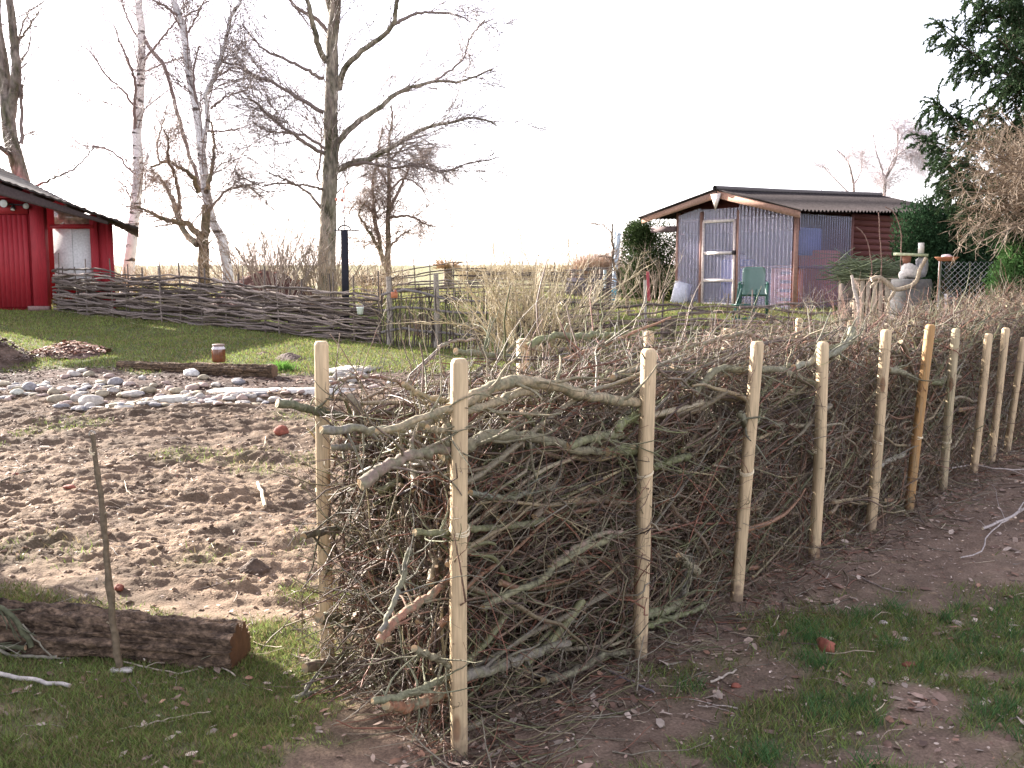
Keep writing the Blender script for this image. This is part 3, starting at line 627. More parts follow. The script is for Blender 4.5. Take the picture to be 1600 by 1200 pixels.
stick([(415, 690), (412, 708), (395, 728)], .004, .003, A3(.5, .4, .28), 'small curved pale twig on the bed above the peeled stick', 0)
stick([(0, 762), (35, 745), (80, 734)], .008, .004, DK, 'dark twig on the bed at the left edge', 2)
stick([(40, 790), (70, 778), (88, 766)], .008, .006, A3(.45, .37, .26), 'pale stick on the bed left of the stake', 1)
stick([(298, 735), (300, 755), (310, 768)], .003, .003, A3(.5, .4, .28), 'angular pale twig on the bed in the middle', 1)
stick([(195, 762), (205, 785), (245, 785), (270, 782)], .003, .002, A3(.5, .4, .28), 'bent straw twig on the bed right of the stake', 1)
stick([(1480, 742), (1520, 735), (1560, 742), (1640, 744)], .006, .005, A3(.42, .36, .32), 'long grey branch reaching in from the right edge beside the ninth post', 3, .06)
stick([(1535, 838), (1560, 826), (1600, 805), (1650, 770)], .009, .010, A3(.36, .31, .28), 'grey forked branch on the soil at the right edge', 5, .05)
stick([(1500, 880), (1535, 868), (1545, 845), (1600, 800)], .004, .004, A3(.36, .31, .28), 'thin curved grey twig under the forked branch', 1, .03)
stick([(1000, 942), (1080, 962), (1150, 975), (1220, 972)], .004, .003, DK, 'long dark twig on the soil between the second and third posts', 4, .02)
stick([(935, 1040), (985, 1065), (1025, 1082)], .005, .004, A3(.2, .17, .17), 'grey twig pointing right on the soil below the second post', 3)
stick([(1110, 1067), (1135, 1058), (1150, 1052)], .005, .004, A3(.4, .34, .27), 'short straight pale stick on the right foreground grass', 0)
stick([(1345, 905), (1380, 918), (1415, 925)], .004, .003, A3(.24, .19, .16), 'brown twig on the bare soil right of the fourth post', 0)
stick([(215, 980), (222, 1010), (224, 1046)], .003, .003, A3(.55, .48, .4), 'thin pale stem leaning on the rotten log', 0, .03)

# leaning stake
def stake():
    b = gp(188, 1050); t = thing('stake', 'slim grey-brown hazel stake standing upright in the left foreground', 'stake', b)
    tp = at(144, 678, b[1]+.02); P = resample([b-A3(0, 0, .05), b*.7+tp*.3+A3(-.004, 0, 0), b*.4+tp*.6+A3(.004, 0, 0), tp], 26, .002)
    R = np.linspace(.0155, .009, 26); R[9:11] *= 1.25; R[16:18] *= 1.2; R[21] *= 1.3
    MB().tubes(P, R, 10, A3(.15, .115, .075), cap=(.4, .32, .22)).build('stem', M['bark'], t, True)
    for k, sgn in ((10, -1), (17, 1), (6, -1)):
        mb = MB(); q = P[k]; mb.tubes(np.array([q, q+A3(.02*sgn, -.01, .012)]), np.array([.006, .004]), 6, A3(.3, .24, .16), cap=(.5, .4, .28)); mb.build('cut_knot', M['bark'], t, True)
    #mb.build('cut_knot', M['bark'], t, True)
    mb = MB(); twine(mb, tp-A3(0, 0, .05), .02, tp[2]-.07, rng); a = np.linspace(0, 5, 12)
    mb.tubes(np.stack([tp[0]+.012*np.cos(a), tp[1]+0*a, tp[2]+.012*np.sin(a)], 1), np.full(12, .003), 5, (.4, .36, .3)); mb.build('twine', M['plain'], t)
    c = gp(190, 1052); tag(MB().box(c+A3(0, 0, .012), (.09, .035, .012), .05, (.5, .46, .42)).build('wood_offcut', M['wood'], origin=c), 'small flat pale offcut at the foot of the stake', 'offcut')
stake()

# ------------------------------------------------------------------ logs
def log(a, b, r0, r1, col, name, lab, mt, seed, flat=.0, cap=OR):
    r = np.random.default_rng(seed); K = 260; S = 84; a = np.asarray(a); b = np.asarray(b); P = np.linspace(a, b, K); R = np.linspace(r0, r1, K)
    d = norm(b-a); sd_ = norm(np.cross(d, A3(0, 0, 1))); up = np.cross(sd_, d); an = np.linspace(0, 2*math.pi, S, endpoint=False)
    kk, aa = np.meshgrid(np.linspace(0, 6, K), an, indexing='ij')
    g1 = np.abs(fbm(kk*.55+3, aa*4.5+.6*fbm(kk*1.5, aa, 2, 5), 3, seed+1)*2-1); g2 = np.abs(fbm(kk*.8+9, aa*10, 2, seed+2)*2-1)
    rr = R[:, None]*(1+.45*(fbm(kk*.9, aa*1.5, 4, seed)-.5)-.28*np.exp(-(g1/.10)**2)-.12*np.exp(-(g2/.12)**2)+.16*(fbm(kk*9, aa*6, 3, seed+7)-.5)+.14*(fbm(kk*3.2, aa*2.5, 3, seed+8)-.5))
    rr[:, 0] = (rr[:, 0]+rr[:, -1])/2
    V = P[:, None]+rr[..., None]*(np.cos(an)[None, :, None]*sd_+np.sin(an)[None, :, None]*up)
    cc = np.tile(col, (K*S, 1))*(.6+.8*fbm(kk*1.2, aa*4, 3, seed+5).reshape(-1, 1))
    idx = np.arange(K*S).reshape(K, S); j2 = np.roll(idx, -1, 1)
    q = np.stack([idx[:-1], j2[:-1], j2[1:], idx[1:]], 2).reshape(-1, 4)
    t = thing(name, lab, 'log', (a+b)/2)
    MB().add(V.reshape(-1, 3), q, cc).build('bark', mt, t, True)
    mb = MB(); mb.add(np.vstack([V[-1], (P[-1]+d*.01)[None]]), np.array([[i, (i+1) % S, S] for i in range(S)]), cap); mb.build('sawn_end', M['wood'], t); mb = MB()
    mb.add(np.vstack([V[0], (P[0]-d*.01)[None]]), np.array([[(i+1) % S, i, S] for i in range(S)]), np.asarray(cap)*.8); mb.build('sawn_end', M['wood'], t)
    return t
M['logbark'] = mat('log_bark', None, .9, 11, .6, .02, 40, stretch=(1.3, 1.8, 1.8), col2=(.06, .04, .027))
a = gp(-200, 1015); b = gp(366, 1048); log(a+A3(0, .12, .075), b+A3(0, .10, .065), .14, .11, A3(.17, .115, .075), 'rotten_log', 'thick weathered rotten log with an orange end lying at the edge of the bed', M['logbark'], 3, cap=(.10, .05, .028))
a = gp(184, 577); b = gp(428, 590); log(a+A3(0, .05, .04), b+A3(0, .05, .07), .075, .095, A3(.15, .10, .06), 'timber_log', 'dark brown squared timber lying behind the stones with a jar on it', M['logbark'], 8, cap=(.16, .10, .06))
def jar():
    c = at(342, 561, 13.15); c[2] = at(342, 566, 13.15)[2]; s = .0085
    t = thing('glass_jar', 'large glass jar of rusty brown liquid standing on the dark timber', 'jar', c)
    g = mat('jar_glass', (.13, .045, .02), .12, 6, .3, spec=.6); g2 = mat('jar_top', (.55, .5, .5), .15, 8, .3, spec=.8)
    MB().lathe([(0, 0), (.075, 0), (.088, .012), (.09, .05), (.09, .165), (.088, .175)], c, 24).build('liquid', g, t, True)
    MB().lathe([(.088, .1755), (.088, .19), (.075, .205), (.072, .215)], c, 24).build('glass_shoulder', g2, t, True)
    MB().lathe([(.072, .216), (.08, .216), (.08, .24), (0, .242)], c, 24, (.22, .16, .14)).build('lid', M['plain'], t)
jar()

# ------------------------------------------------------------------ stones
def rockmesh(c, s, seed, sq=.6, col=(.4, .37, .34), yaw=0):
    r = np.random.default_rng(seed); n, k = 14, 10
    th = np.linspace(0, 2*math.pi, n, endpoint=False); ph = np.linspace(0, math.pi, k)
    T, Pp = np.meshgrid(th, ph); D = np.stack([np.cos(T)*np.sin(Pp), np.sin(T)*np.sin(Pp), np.cos(Pp)], 2)
    dist = np.ones(T.shape)
    for q in range(7):
        nn = norm(r.normal(0, 1, 3)); d = D@nn; lim = r.uniform(.62, .9); dist = np.where(d > 1e-3, np.minimum(dist, lim/np.maximum(d, 1e-3)), dist)
    dist = dist*(1+.05*r.normal(0, 1, dist.shape)*np.sin(Pp)); v = D*dist[..., None]*np.asarray(s)
    cz, sz = math.cos(yaw), math.sin(yaw); v = v@np.array([[cz, sz, 0], [-sz, cz, 0], [0, 0, 1]]); v = v.reshape(-1, 3)+np.asarray(c)
    idx = np.arange(n*k).reshape(k, n); j2 = np.roll(idx, -1, 1); f = np.stack([idx[:-1], idx[1:], j2[1:], j2[:-1]], 2).reshape(-1, 4)
    return MB().add(v, f, np.asarray(col)*r.uniform(.85, 1.1))
PK = A3(.30, .225, .19); WG = A3(.36, .33, .29); BG = A3(.21, .20, .20); YG = A3(.28, .24, .17)
stones = [(5, 598, 14, YG), (22, 605, 13, WG), (27, 612, 12, A3(.5, .5, .42)), (47, 603, 17, BG), (66, 607, 13, PK), (85, 612, 14, YG), (104, 606, 15, A3(.42, .34, .28)), (116, 582, 13, WG), (128, 577, 10, WG), (140, 583, 12, YG), (103, 586, 9, PK),
 (90, 622, 17, YG), (108, 618, 14, PK), (122, 620, 16, WG), (136, 600, 10, WG), (141, 624, 20, A3(.36, .33, .29)), (160, 595, 13, YG), (171, 587, 11, PK), (180, 596, 15, BG), (201, 600, 13, A3(.36, .29, .25)), (140, 632, 14, WG), (160, 615, 13, YG), (163, 625, 10, PK),
 (96, 630, 9, PK), (104, 628, 11, PK), (222, 590, 8, WG), (207, 614, 17, WG), (232, 611, 13, YG), (219, 615, 9, BG), (299, 582, 14, A3(.56, .54, .50)), (318, 590, 10, YG), (372, 593, 14, BG), (265, 605, 13, PK), (276, 610, 13, YG), (288, 613, 10, WG),
 (300, 604, 13, PK), (317, 601, 12, PK), (338, 600, 11, WG), (312, 620, 12, WG), (355, 621, 9, PK), (367, 621, 9, WG), (379, 621, 12, PK), (395, 620, 9, WG), (405, 622, 8, WG), (430, 621, 13, WG), (449, 624, 14, PK), (415, 625, 8, BG),
 (150, 606, 9, PK), (190, 615, 12, YG), (175, 612, 12, WG), (250, 616, 11, PK), (240, 602, 9, YG), (258, 598, 8, PK), (545, 578, 12, WG), (560, 585, 11, PK), (530, 588, 12, WG), (575, 577, 9, WG), (520, 600, 12, A3(.5, .47, .42)), (548, 594, 12, WG), (470, 612, 11, PK), (72, 596, 9, WG), (12, 618, 9, PK)]
named = {0: 'yellowish stone at the left edge of the stone border', 2: 'pale mossy round stone at the left end of the border', 3: 'blue-grey angular stone near the left end of the border', 6: 'round ochre stone in the left group of the border', 15: 'large flat-sided grey stone at the front of the left group',
 18: 'grey pointed stone standing in the middle group', 19: 'brown stone alone right of the grey pointed one', 29: 'white triangular stone lying against the dark timber', 31: 'blue-grey stone below the right end of the timber', 20: 'white oval stone at the front edge of the border', 26: 'largest whitish stone in the middle of the border'}
for i, (x, y, s, col) in enumerate(stones):
    c = gp(x, y+s*.35); R = .80*s*c[1]/F*(1.12 if i in (15, 31, 29) else 1.0)
    o = rockmesh(c+A3(0, 0, R*.22), (R*rng.uniform(1.05, 1.35), R*rng.uniform(.8, 1.1), R*rng.uniform(.5, .8)), 100+i, col=col, yaw=rng.random()*6).build('stone', M['stone'], smooth=False, origin=c)
    if i in named: tag(o, named[i], 'stone', 'stones edging the bed')
    else: tag(o, 'rounded pale fieldstone set among its neighbours in the stone border of the bed', 'stone', 'small fieldstones of the border')
    o['kind'] = 'thing'
def gravel():
    mb = MB(); r = np.random.default_rng(3)
    poly = [(160, 640, 60), (210, 632, 60), (260, 628, 50), (320, 628, 60), (400, 622, 60), (540, 590, 40), (590, 600, 60), (60, 612, 50), (130, 605, 50)]
    for k in range(210):
        x, y, sp = poly[r.integers(0, len(poly))]; c = gp(x+r.normal(0, sp*.7), min(640, max(575, y+r.normal(0, 5)))); s = r.uniform(.025, .075)
        m = rockmesh(c+A3(0, 0, s*.1), (s*1.4, s, s*.45), 500+k, col=[WG, PK, YG, BG][r.integers(0, 4)], yaw=r.random()*6); mb.add(m.v[0], m.f[4], m.c[0])
    o = mb.build('cobbles', M['stone']); tag(o, 'half buried small cobbles between the larger border stones', kind='stuff')
gravel()
def slab(pts, lab, col, th=.05):
    P = np.array([gp(x, y) for x, y in pts]); z = P[:, 2].mean()+.01; P[:, 2] = z; o = P.mean(0)
    tag(MB().prism(P-A3(0, 0, .06), (0, 0, th+.02), col).build('paving_slab', M['concrete'], origin=o), lab, 'slab', 'paving slabs beside the stones', 'thing')
slab([(322, 614), (345, 602), (482, 600), (560, 606), (545, 616), (400, 616)], 'large pale concrete slab between the border stones', (.55, .52, .46), .03)
slab([(240, 626), (290, 618), (330, 616), (345, 620), (290, 628), (250, 631)], 'narrow grey slab at the front of the border stones', (.48, .45, .38))
slab([(505, 583), (540, 572), (585, 568), (600, 574), (560, 586)], 'pale slab right of the corner post beside the lawn', (.38, .35, .30))
slab([(165, 640), (210, 634), (245, 636), (205, 645)], 'thin flat stone sunk in the soil before the border', (.45, .42, .36))

# mounds
def mound(cx, cy, rx, ry, hh, col, name, lab, cat, seed, leaf=None, n=70):
    c = gp(cx, cy); c[2] -= .03; g = np.linspace(-1, 1, n); X, Y = np.meshgrid(g, g); d = np.sqrt(X*X+Y*Y); e = np.clip(1-d*(1+.3*(fbm(X*2+5, Y*2, 3, seed)-.5)), 0, 1)
    z = hh*sstep(0, 1, e)*(.8+.5*fbm(X*4, Y*4, 4, seed))+.02*(e > 0)*(fbm(X*14, Y*14, 3, seed+3)) - .03*(e <= 0)
    V = np.stack([c[0]+X*rx, c[1]+Y*ry, c[2]+z], 2); idx = np.arange(n*n).reshape(n, n); q = np.stack([idx[:-1, :-1], idx[:-1, 1:], idx[1:, 1:], idx[1:, :-1]], 2).reshape(-1, 4)
    cc = np.tile(np.asarray(col), (n*n, 1))*(.6+.8*fbm(X*6, Y*6, 3, seed+9)).reshape(-1, 1)
    e1 = e.reshape(-1); q = q[(e1[q] > 0).any(1)]
    t = thing(name, lab, cat, c); MB().add(V.reshape(-1, 3), q, cc).build('mound', M['stone'], t)
    if leaf is not None:
        r = np.random.default_rng(seed); m = 700; a = r.random(m)*6.28; rad = np.sqrt(r.random(m))*.9; xi = np.cos(a)*rad; yi = np.sin(a)*rad
        zi = hh*sstep(0, 1, np.clip(1-rad, 0, 1))*1.05; X_, Y_ = c[0]+xi*rx, c[1]+yi*ry
        P, f, cl = flakes(X_, Y_, .035, np.asarray(leaf)*r.uniform(.5, 1.4, (m, 1)), r=r); dz = np.repeat(c[2]+zi+.03-H(X_, Y_)+r.uniform(0, .04, m), 6); P[:, 2] += dz
        MB().add(P, f, cl).build('leaves', M['leaf'], t)
mound(-14, 566, .66, .7, .34, (.12, .08, .058), 'soil_heap', 'dark soil heap at the left edge before the red shed', 'heap', 1, leaf=(.13, .085, .06))
mound(112, 551, .62, .6, .13, (.16, .10, .08), 'leaf_heap', 'low heap of reddish leaf mulch on the lawn near the stones', 'heap', 2, leaf=(.28, .15, .10))
mound(452, 560, .32, .35, .09, (.10, .07, .055), 'molehill', 'dark molehill on the lawn beside the timber', 'molehill', 3)
mound(412, 553, .2, .25, .05, (.13, .09, .06), 'molehill', 'small flattened molehill left of the dark one', 'molehill', 4)
mound(398, 893, .09, .07, .05, (.10, .07, .05), 'bark_chunk', 'dark piece of bark lying on the bed above the log end', 'bark', 5, n=30)

# bricks
for (x, y, s, lab) in [(1290, 1022, (.062, .04, .035), 'red brick lump lying in the grass at right'), (1420, 1040, (.03, .02, .012), 'thin red brick shard right of the brick lump'), (1150, 1073, (.022, .016, .012), 'small orange brick chip on the grass below the third post'),
    (440, 686, (.07, .05, .06), 'red brick fragment on the bed by the corner post'), (110, 775, (.05, .035, .02), 'flat orange brick piece on the bed left of the stake'), (187, 925, (.035, .025, .02), 'brown-red brick chip above the rotten log'), (25, 748, (.03, .02, .015), 'red brick chip on the bed at the left edge'), (1368, 997, (.018, .012, .008), 'tiny red brick chip on the dappled soil')]:
    c = gp(x, y); o = rockmesh(c+A3(0, 0, s[2]*.5), s, int(x), col=(.24, .08, .052), yaw=x).build('brick_piece', M['stone'], origin=c); tag(o, lab, 'brick', 'pieces of red brick on the soil')
for (x, y, s) in [(1380, 972, .022), (1415, 993, .02)]:
    c = gp(x, y); o = rockmesh(c+A3(0, 0, s*.3), (s*1.3, s, s*.4), int(x), col=(.5, .43, .38), yaw=x).build('pebble', M['stone'], origin=c); tag(o, 'flat pale pebble on the bare soil, '+('the upper left one' if x < 1400 else 'the lower right one'), 'pebble')
# weed tuft beside the timber
c = gp(442, 578); n = 260; v, f, cc = blades(c+np.column_stack([rng.normal(0, .07, n), rng.normal(0, .05, n), np.zeros(n)]), rng.uniform(.06, .16, n), rng.uniform(.008, .014, n), A3(.12, .24, .05)*rng.uniform(.6, 1.4, (n, 1)), lean=.9)
o = MB().add(v, f, cc).build('plant', M['blade'], origin=c); tag(o, 'bright green leafy clump beside the right end of the timber', 'plant')

# ------------------------------------------------------------------ wattle fences
WC = np.array([[.18, .145, .125], [.12, .095, .08], [.26, .21, .18], [.14, .11, .085], [.08, .06, .05]])
def wattle(name, lab, line, topz, botz, rows, seed, rod_r=.015, rodlen=2.4, stakes=12, over=.12, gap=1., sag=.05, dark=1., maxr=98, slope=.0, keepf=None):
    r = np.random.default_rng(seed); L = np.array(line, float); s = np.concatenate([[0], np.cumsum(np.linalg.norm(np.diff(L, axis=0), axis=1))]); tot = s[-1]
    pos = lambda t: np.stack([np.interp(t, s, L[:, 0]), np.interp(t, s, L[:, 1])], -1)
    zt = lambda t: np.interp(t, s, topz); zb = lambda t: np.interp(t, s, botz)
    d = norm(L[-1]-L[0]); nrm = A3(-d[1], d[0])
    t0 = thing(name, lab, 'fence', (L[0][0], L[0][1], botz[0]))
    stk = np.linspace(.1, tot-.1, stakes)+r.normal(0, .07, stakes)
    for k in stk:
        p = pos(k); b = A3(p[0], p[1], float(H(p[0], p[1]))-.08); tp = A3(p[0]+r.normal(0, .04), p[1]+.02, zt(k)+over*r.uniform(-.3, 1.9)); rr = r.uniform(.010, .019)
        MB().tubes(resample([b, (b+tp)/2+A3(r.normal(0, .01), 0, 0), tp], 8), np.linspace(rr, rr*.8, 8), 7, WC[r.integers(0, 5)]*.9*dark, cap=(.45, .4, .33)).build('stake', M['bark'], t0, True)
    cnt = 0
    for q in range(rows):
        f = (q+.5)/rows; t = -r.random()*rodlen*.6
        while t < tot-.2 and cnt < maxr:
            ln = rodlen*r.uniform(.6, 1.4); a = max(t, -.15); b = min(t+ln, tot+.15)
            if b-a > .4:
                K = int(max(8, (b-a)*9)); tt = np.linspace(a, b, K); p = pos(tt); ph = (q+cnt) % 2
                wv = np.sin((np.interp(tt, stk, np.arange(stakes))+ph)*math.pi)*.028
                z = zb(tt)+(zt(tt)-zb(tt))*f+r.normal(0, .022)+r.normal(0, slope)*(tt-a)/(b-a)+sag*(fbm(tt*1.2, tt*0+q, 2, seed)-.5)
                P = np.column_stack([p+nrm[None]*wv[:, None]+r.normal(0, .004, (K, 2)), z+r.normal(0, .006, K)])
                rr = rod_r*r.uniform(.65, 1.3)
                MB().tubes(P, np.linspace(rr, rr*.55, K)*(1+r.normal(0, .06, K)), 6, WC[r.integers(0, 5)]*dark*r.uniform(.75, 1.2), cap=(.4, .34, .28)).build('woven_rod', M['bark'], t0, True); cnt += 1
            t += ln*gap*r.uniform(.75, 1.0)
    return t0
def Zat(x, y, Y): return at(x, y, Y)[2]
pA = at(82, 430, 19.6); pB = at(350, 430, 17.4); pC = at(592, 430, 15.5)
wattle('wattle_fence', 'dense grey wattle fence of woven rods running from the red shed to the black post', [pA[:2], pB[:2], pC[:2]],
       [Zat(82, 412, 19.6), Zat(350, 426, 17.4), Zat(592, 446, 15.5)], [Zat(82, 500, 19.6)+.02, Zat(350, 526, 17.4), Zat(592, 545, 15.5)], 30, 21, rod_r=.021, rodlen=3.4, stakes=17, sag=.20, slope=.09, gap=.95)
# thin second filling behind the dense fence so it reads as thick
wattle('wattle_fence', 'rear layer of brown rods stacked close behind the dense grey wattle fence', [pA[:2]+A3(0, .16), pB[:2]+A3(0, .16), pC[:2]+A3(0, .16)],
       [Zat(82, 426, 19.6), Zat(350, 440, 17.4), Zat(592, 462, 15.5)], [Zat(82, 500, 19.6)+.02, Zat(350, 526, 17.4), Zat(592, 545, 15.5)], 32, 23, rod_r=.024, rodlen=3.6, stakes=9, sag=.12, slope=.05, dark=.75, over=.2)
# woodpile end at the left of the fence
def hurdle():
    a = at(596, 430, 15.4); b = at(960, 430, 14.6); d = b-a
    t0 = thing('stick_fence', 'open fence of thin upright sticks threaded through three grey rails', 'fence', (a[0], a[1], float(H(a[0], a[1])))); r = np.random.default_rng(9)
    for fy in (462, 484, 519):
        P = np.array([at(596+(960-596)*k/12, fy+[0, -8, -4, 3, 6, 9, 6, 7, 10, 12, 12, 13, 14][k]*(1 if fy < 470 else .6)+r.normal(0, .8), 15.4-.8*k/12) for k in range(13)])
        MB().tubes(resample(P, 30, .004), np.linspace(.022, .016, 30), 8, (.16, .145, .135), cap=(.4, .36, .3)).build('rail', M['bark'], t0, True)
    for x in (607, 681, 838):
        Y = 15.4-.8*(x-596)/364+.02; tp = at(x, 432 if x < 620 else 427, Y); tp[2] -= .1*(x > 800); g = A3(tp[0], tp[1], float(H(tp[0], tp[1]))-.05)
        MB().tubes(resample([g, (g+tp)/2+A3(.01, 0, 0), tp], 10), np.linspace(.05, .038, 10), 10, (.27, .24, .2), cap=(.4, .36, .3)).build('post', M['bark'], t0, True)
    for k in range(94):
        x = 600+(955-600)*(k+r.uniform(-.3, .3))/93; Y = 15.4-.8*(x-596)/364; tp = at(x+r.normal(0, 4), r.uniform(432, 470), Y); q = at(x, 500, Y); g = A3(q[0], q[1], float(H(q[0], q[1])))
        P = resample([g, g*.6+tp*.4+A3(r.normal(0, .03), .03*(-1)**k, 0), g*.3+tp*.7+A3(r.normal(0, .03), -.03*(-1)**k, 0), tp], 12); rr = r.uniform(.009, .015)
        MB().tubes(P, np.linspace(rr, rr*.5, 12), 5, WC[r.integers(0, 5)]*.55).build('upright_stick', M['bark'], t0, True)
hurdle()
p0 = at(828, 430, 13.9); p1 = at(1010, 430, 13.6); p2 = at(1120, 430, 13.3); p3 = at(1345, 430, 12.9)
wattle('wattle_fence', 'low wattle fence of loosely woven rods below the glazed shed', [p0[:2], p1[:2], p2[:2], p3[:2]],
       [Zat(828, 497, 13.9), Zat(1010, 478, 13.6), Zat(1120, 470, 13.3), Zat(1345, 486, 12.9)], [Zat(828, 570, 13.9), Zat(1010, 560, 13.6), Zat(1120, 560, 13.3), Zat(1345, 560, 12.9)], 15, 31, rod_r=.018, rodlen=2.6, stakes=11, sag=.16, slope=.12, over=.1)
f0 = at(565, 430, 23.5); f1 = at(700, 430, 23); f2 = at(960, 430, 23.5)
wattle('wattle_fence', 'far sparse wattle fence against the sunlit field with gaps between its rods', [f0[:2], f1[:2], f2[:2]],
       [Zat(565, 432, 23.5), Zat(700, 421, 23), Zat(960, 415, 23.5)], [Zat(565, 480, 23.5), Zat(700, 478, 23), Zat(960, 480, 23.5)], 14, 33, rod_r=.020, rodlen=3.2, stakes=15, sag=.12, slope=.1, over=.2)
# bucket and red tag on the stick fence
def bucket():
    c = at(563, 491, 15.2); t = thing('bucket', 'small white bucket hanging on the stick fence beside the black post', 'bucket', c)
    MB().lathe([(0, 0), (.042, 0), (.055, .105), (.058, .108), (.052, .105), (.042, .01), (0, .01)], c, 18, (.62, .70, .68)).build('pail', M['shiny'], t, True)
    a = np.linspace(0, math.pi, 12); MB().tubes(np.stack([c[0]+.055*np.cos(a), c[1]+0*a, c[2]+.105+.06*np.sin(a)], 1), np.full(12, .003), 5, (.3, .3, .3)).build('handle', M['plain'], t)
bucket()
c = at(616, 461, 15.1); tag(MB().box(c, (.10, .02, .09), .1, (.42, .16, .08)).box(c+A3(.02, -.012, .06), (.03, .01, .04), .3, (.4, .15, .1)).build('clay_tag', M['plain'], origin=c), 'small rust-red tag hanging on the top rail of the stick fence', 'tag')
# black post with cross arm
def blackpost():
    Y = 16.45; b = at(541, 520, Y); b[2] = float(H(b[0], b[1])); tz = Zat(541, 361, Y)
    t = thing('black_post', 'black painted square post with a thin cross arm and a small hoop on top', 'post', b)
    blk = (.012, .012, .018)
    MB().box((b[0], b[1], (b[2]+tz)/2), (.115, .115, tz-b[2]), .2, blk).build('shaft', M['plain'], t)
    a = at(523, 362, Y); e = at(562, 362, Y); MB().bar((a[0], a[1], tz+.012), (e[0], e[1], tz+.012), .05, .02, (.03, .03, .035)).build('cross_arm', M['plain'], t)
    MB().tubes(np.array([[b[0], b[1], tz+.02], [b[0], b[1], tz+.25]]), np.array([.008, .006]), 6, blk).build('spike', M['plain'], t)
    an = np.linspace(0, math.pi, 10); MB().tubes(np.stack([b[0]+.1*np.cos(an), b[1]+0*an, tz+.022+.07*np.sin(an)], 1), np.full(10, .012), 6, (.05, .05, .05)).build('hoop', M['plain'], t)
    r = np.random.default_rng(2)   # dangling red and white streamer of a feeder
    mb = MB()
    for k in range(6): mb.box((b[0]+r.normal(0, .05), b[1], tz+.30+r.random()*.35), (.04, .02, .05), r.random()*3, (.5, .18, .12) if k % 2 else (.7, .62, .6))
    mb.tubes(np.array([[b[0], b[1], tz+.25], [b[0]+.02, b[1], tz+.72]]), np.array([.006, .005]), 5, (.4, .2, .15)); mb.build('ornament', M['plain'], t)
blackpost()

# ------------------------------------------------------------------ trees
def tree(name, lab, cat, Y, limbs, mt, col, seed, n1=60, n2=500, n3=2500, l1=1.6, l2=.8, l3=.4, gnn=.16, droop=0., ang=.7, rmin=.004, group=None, tw=None, upb=0., sides=12, base=True, rotd=1.5, topr=.0):
    r = np.random.default_rng(seed); tr = MB(); PP = []; RR = []; first = None
    for j, (pts, a, b) in enumerate(limbs):
        dz = 0 if j == 0 else r.normal(0, rotd)
        m = len(pts); W = np.array([at(x, y, Y+dz*(i/(m-1))) for i, (x, y) in enumerate(pts)])
        if j == 0 and base: g = float(hb(W[0][0], W[0][1])); W[0][2] = min(W[0][2], g-.1)
        K = 24; P = resample(W, K, .012, r); Rm = np.linspace(a, b, K)*Y/F
        if j == 0:
            first = A3(P[0][0], P[0][1], float(hb(P[0][0], P[0][1]))); Rm[:3] *= np.array([1.35, 1.15, 1.05])
            t = thing(name, lab, cat, first, group)
        PP.append(P); RR.append(Rm)
    P = np.array(PP); R = np.array(RR)
    big = [i for i in range(len(P)) if limbs[i][1] >= 3.5]
    sm = [i for i in range(len(P)) if limbs[i][1] < 3.5]
    mb = MB(); mb.tubes(P[big], R[big], sides, col); mb.build('trunk', mt, t, True)
    tc = col if tw is None else tw
    mb = MB()
    if sm: mb.tubes(P[sm], R[sm], 6, tc)
    lens = np.ones(len(P))
    Q1, R1, _ = kids(P, R, n1, .3, ang, 10, gnn, 0, .18, .35, rmin*1.5, r, abslen=l1, up=upb); R1 = np.minimum(R1, .014)*np.linspace(1, .6, 10)
    mb.tubes(Q1, R1, 5, tc)
    src = np.concatenate([resample2(P, 10), Q1]); rs = np.concatenate([resampR(R, 10), R1])
    Q2, R2, _ = kids(src, rs, int(n2*2.0), .3, ang, 7, gnn*1.2, droop*.5, .25, .45, rmin, r, abslen=l2, up=upb*.6); R2 = np.minimum(R2, .007)
    mb.tubes(Q2, R2, 4, tc)
    Q3, R3, _ = kids(Q2, R2, int(n3*2.0), .3, ang*1.1, 6, gnn*1.3, droop, .1, .6, rmin*.8, r, abslen=l3); mb.tubes(Q3, R3, 3, tc)
    mb.build('branches', M['twig'], t, True)
    return t
def resample2(P, K):
    idx = np.linspace(0, P.shape[1]-1, K); i = np.minimum(idx.astype(int), P.shape[1]-2); f = (idx-i)[None, :, None]; return P[:, i]*(1-f)+P[:, i+1]*f
def resampR(R, K):
    idx = np.linspace(0, R.shape[1]-1, K); i = np.minimum(idx.astype(int), R.shape[1]-2); f = (idx-i)[None]; return R[:, i]*(1-f)+R[:, i+1]*f
TB = A3(.27, .235, .18); TW = A3(.19, .145, .125)
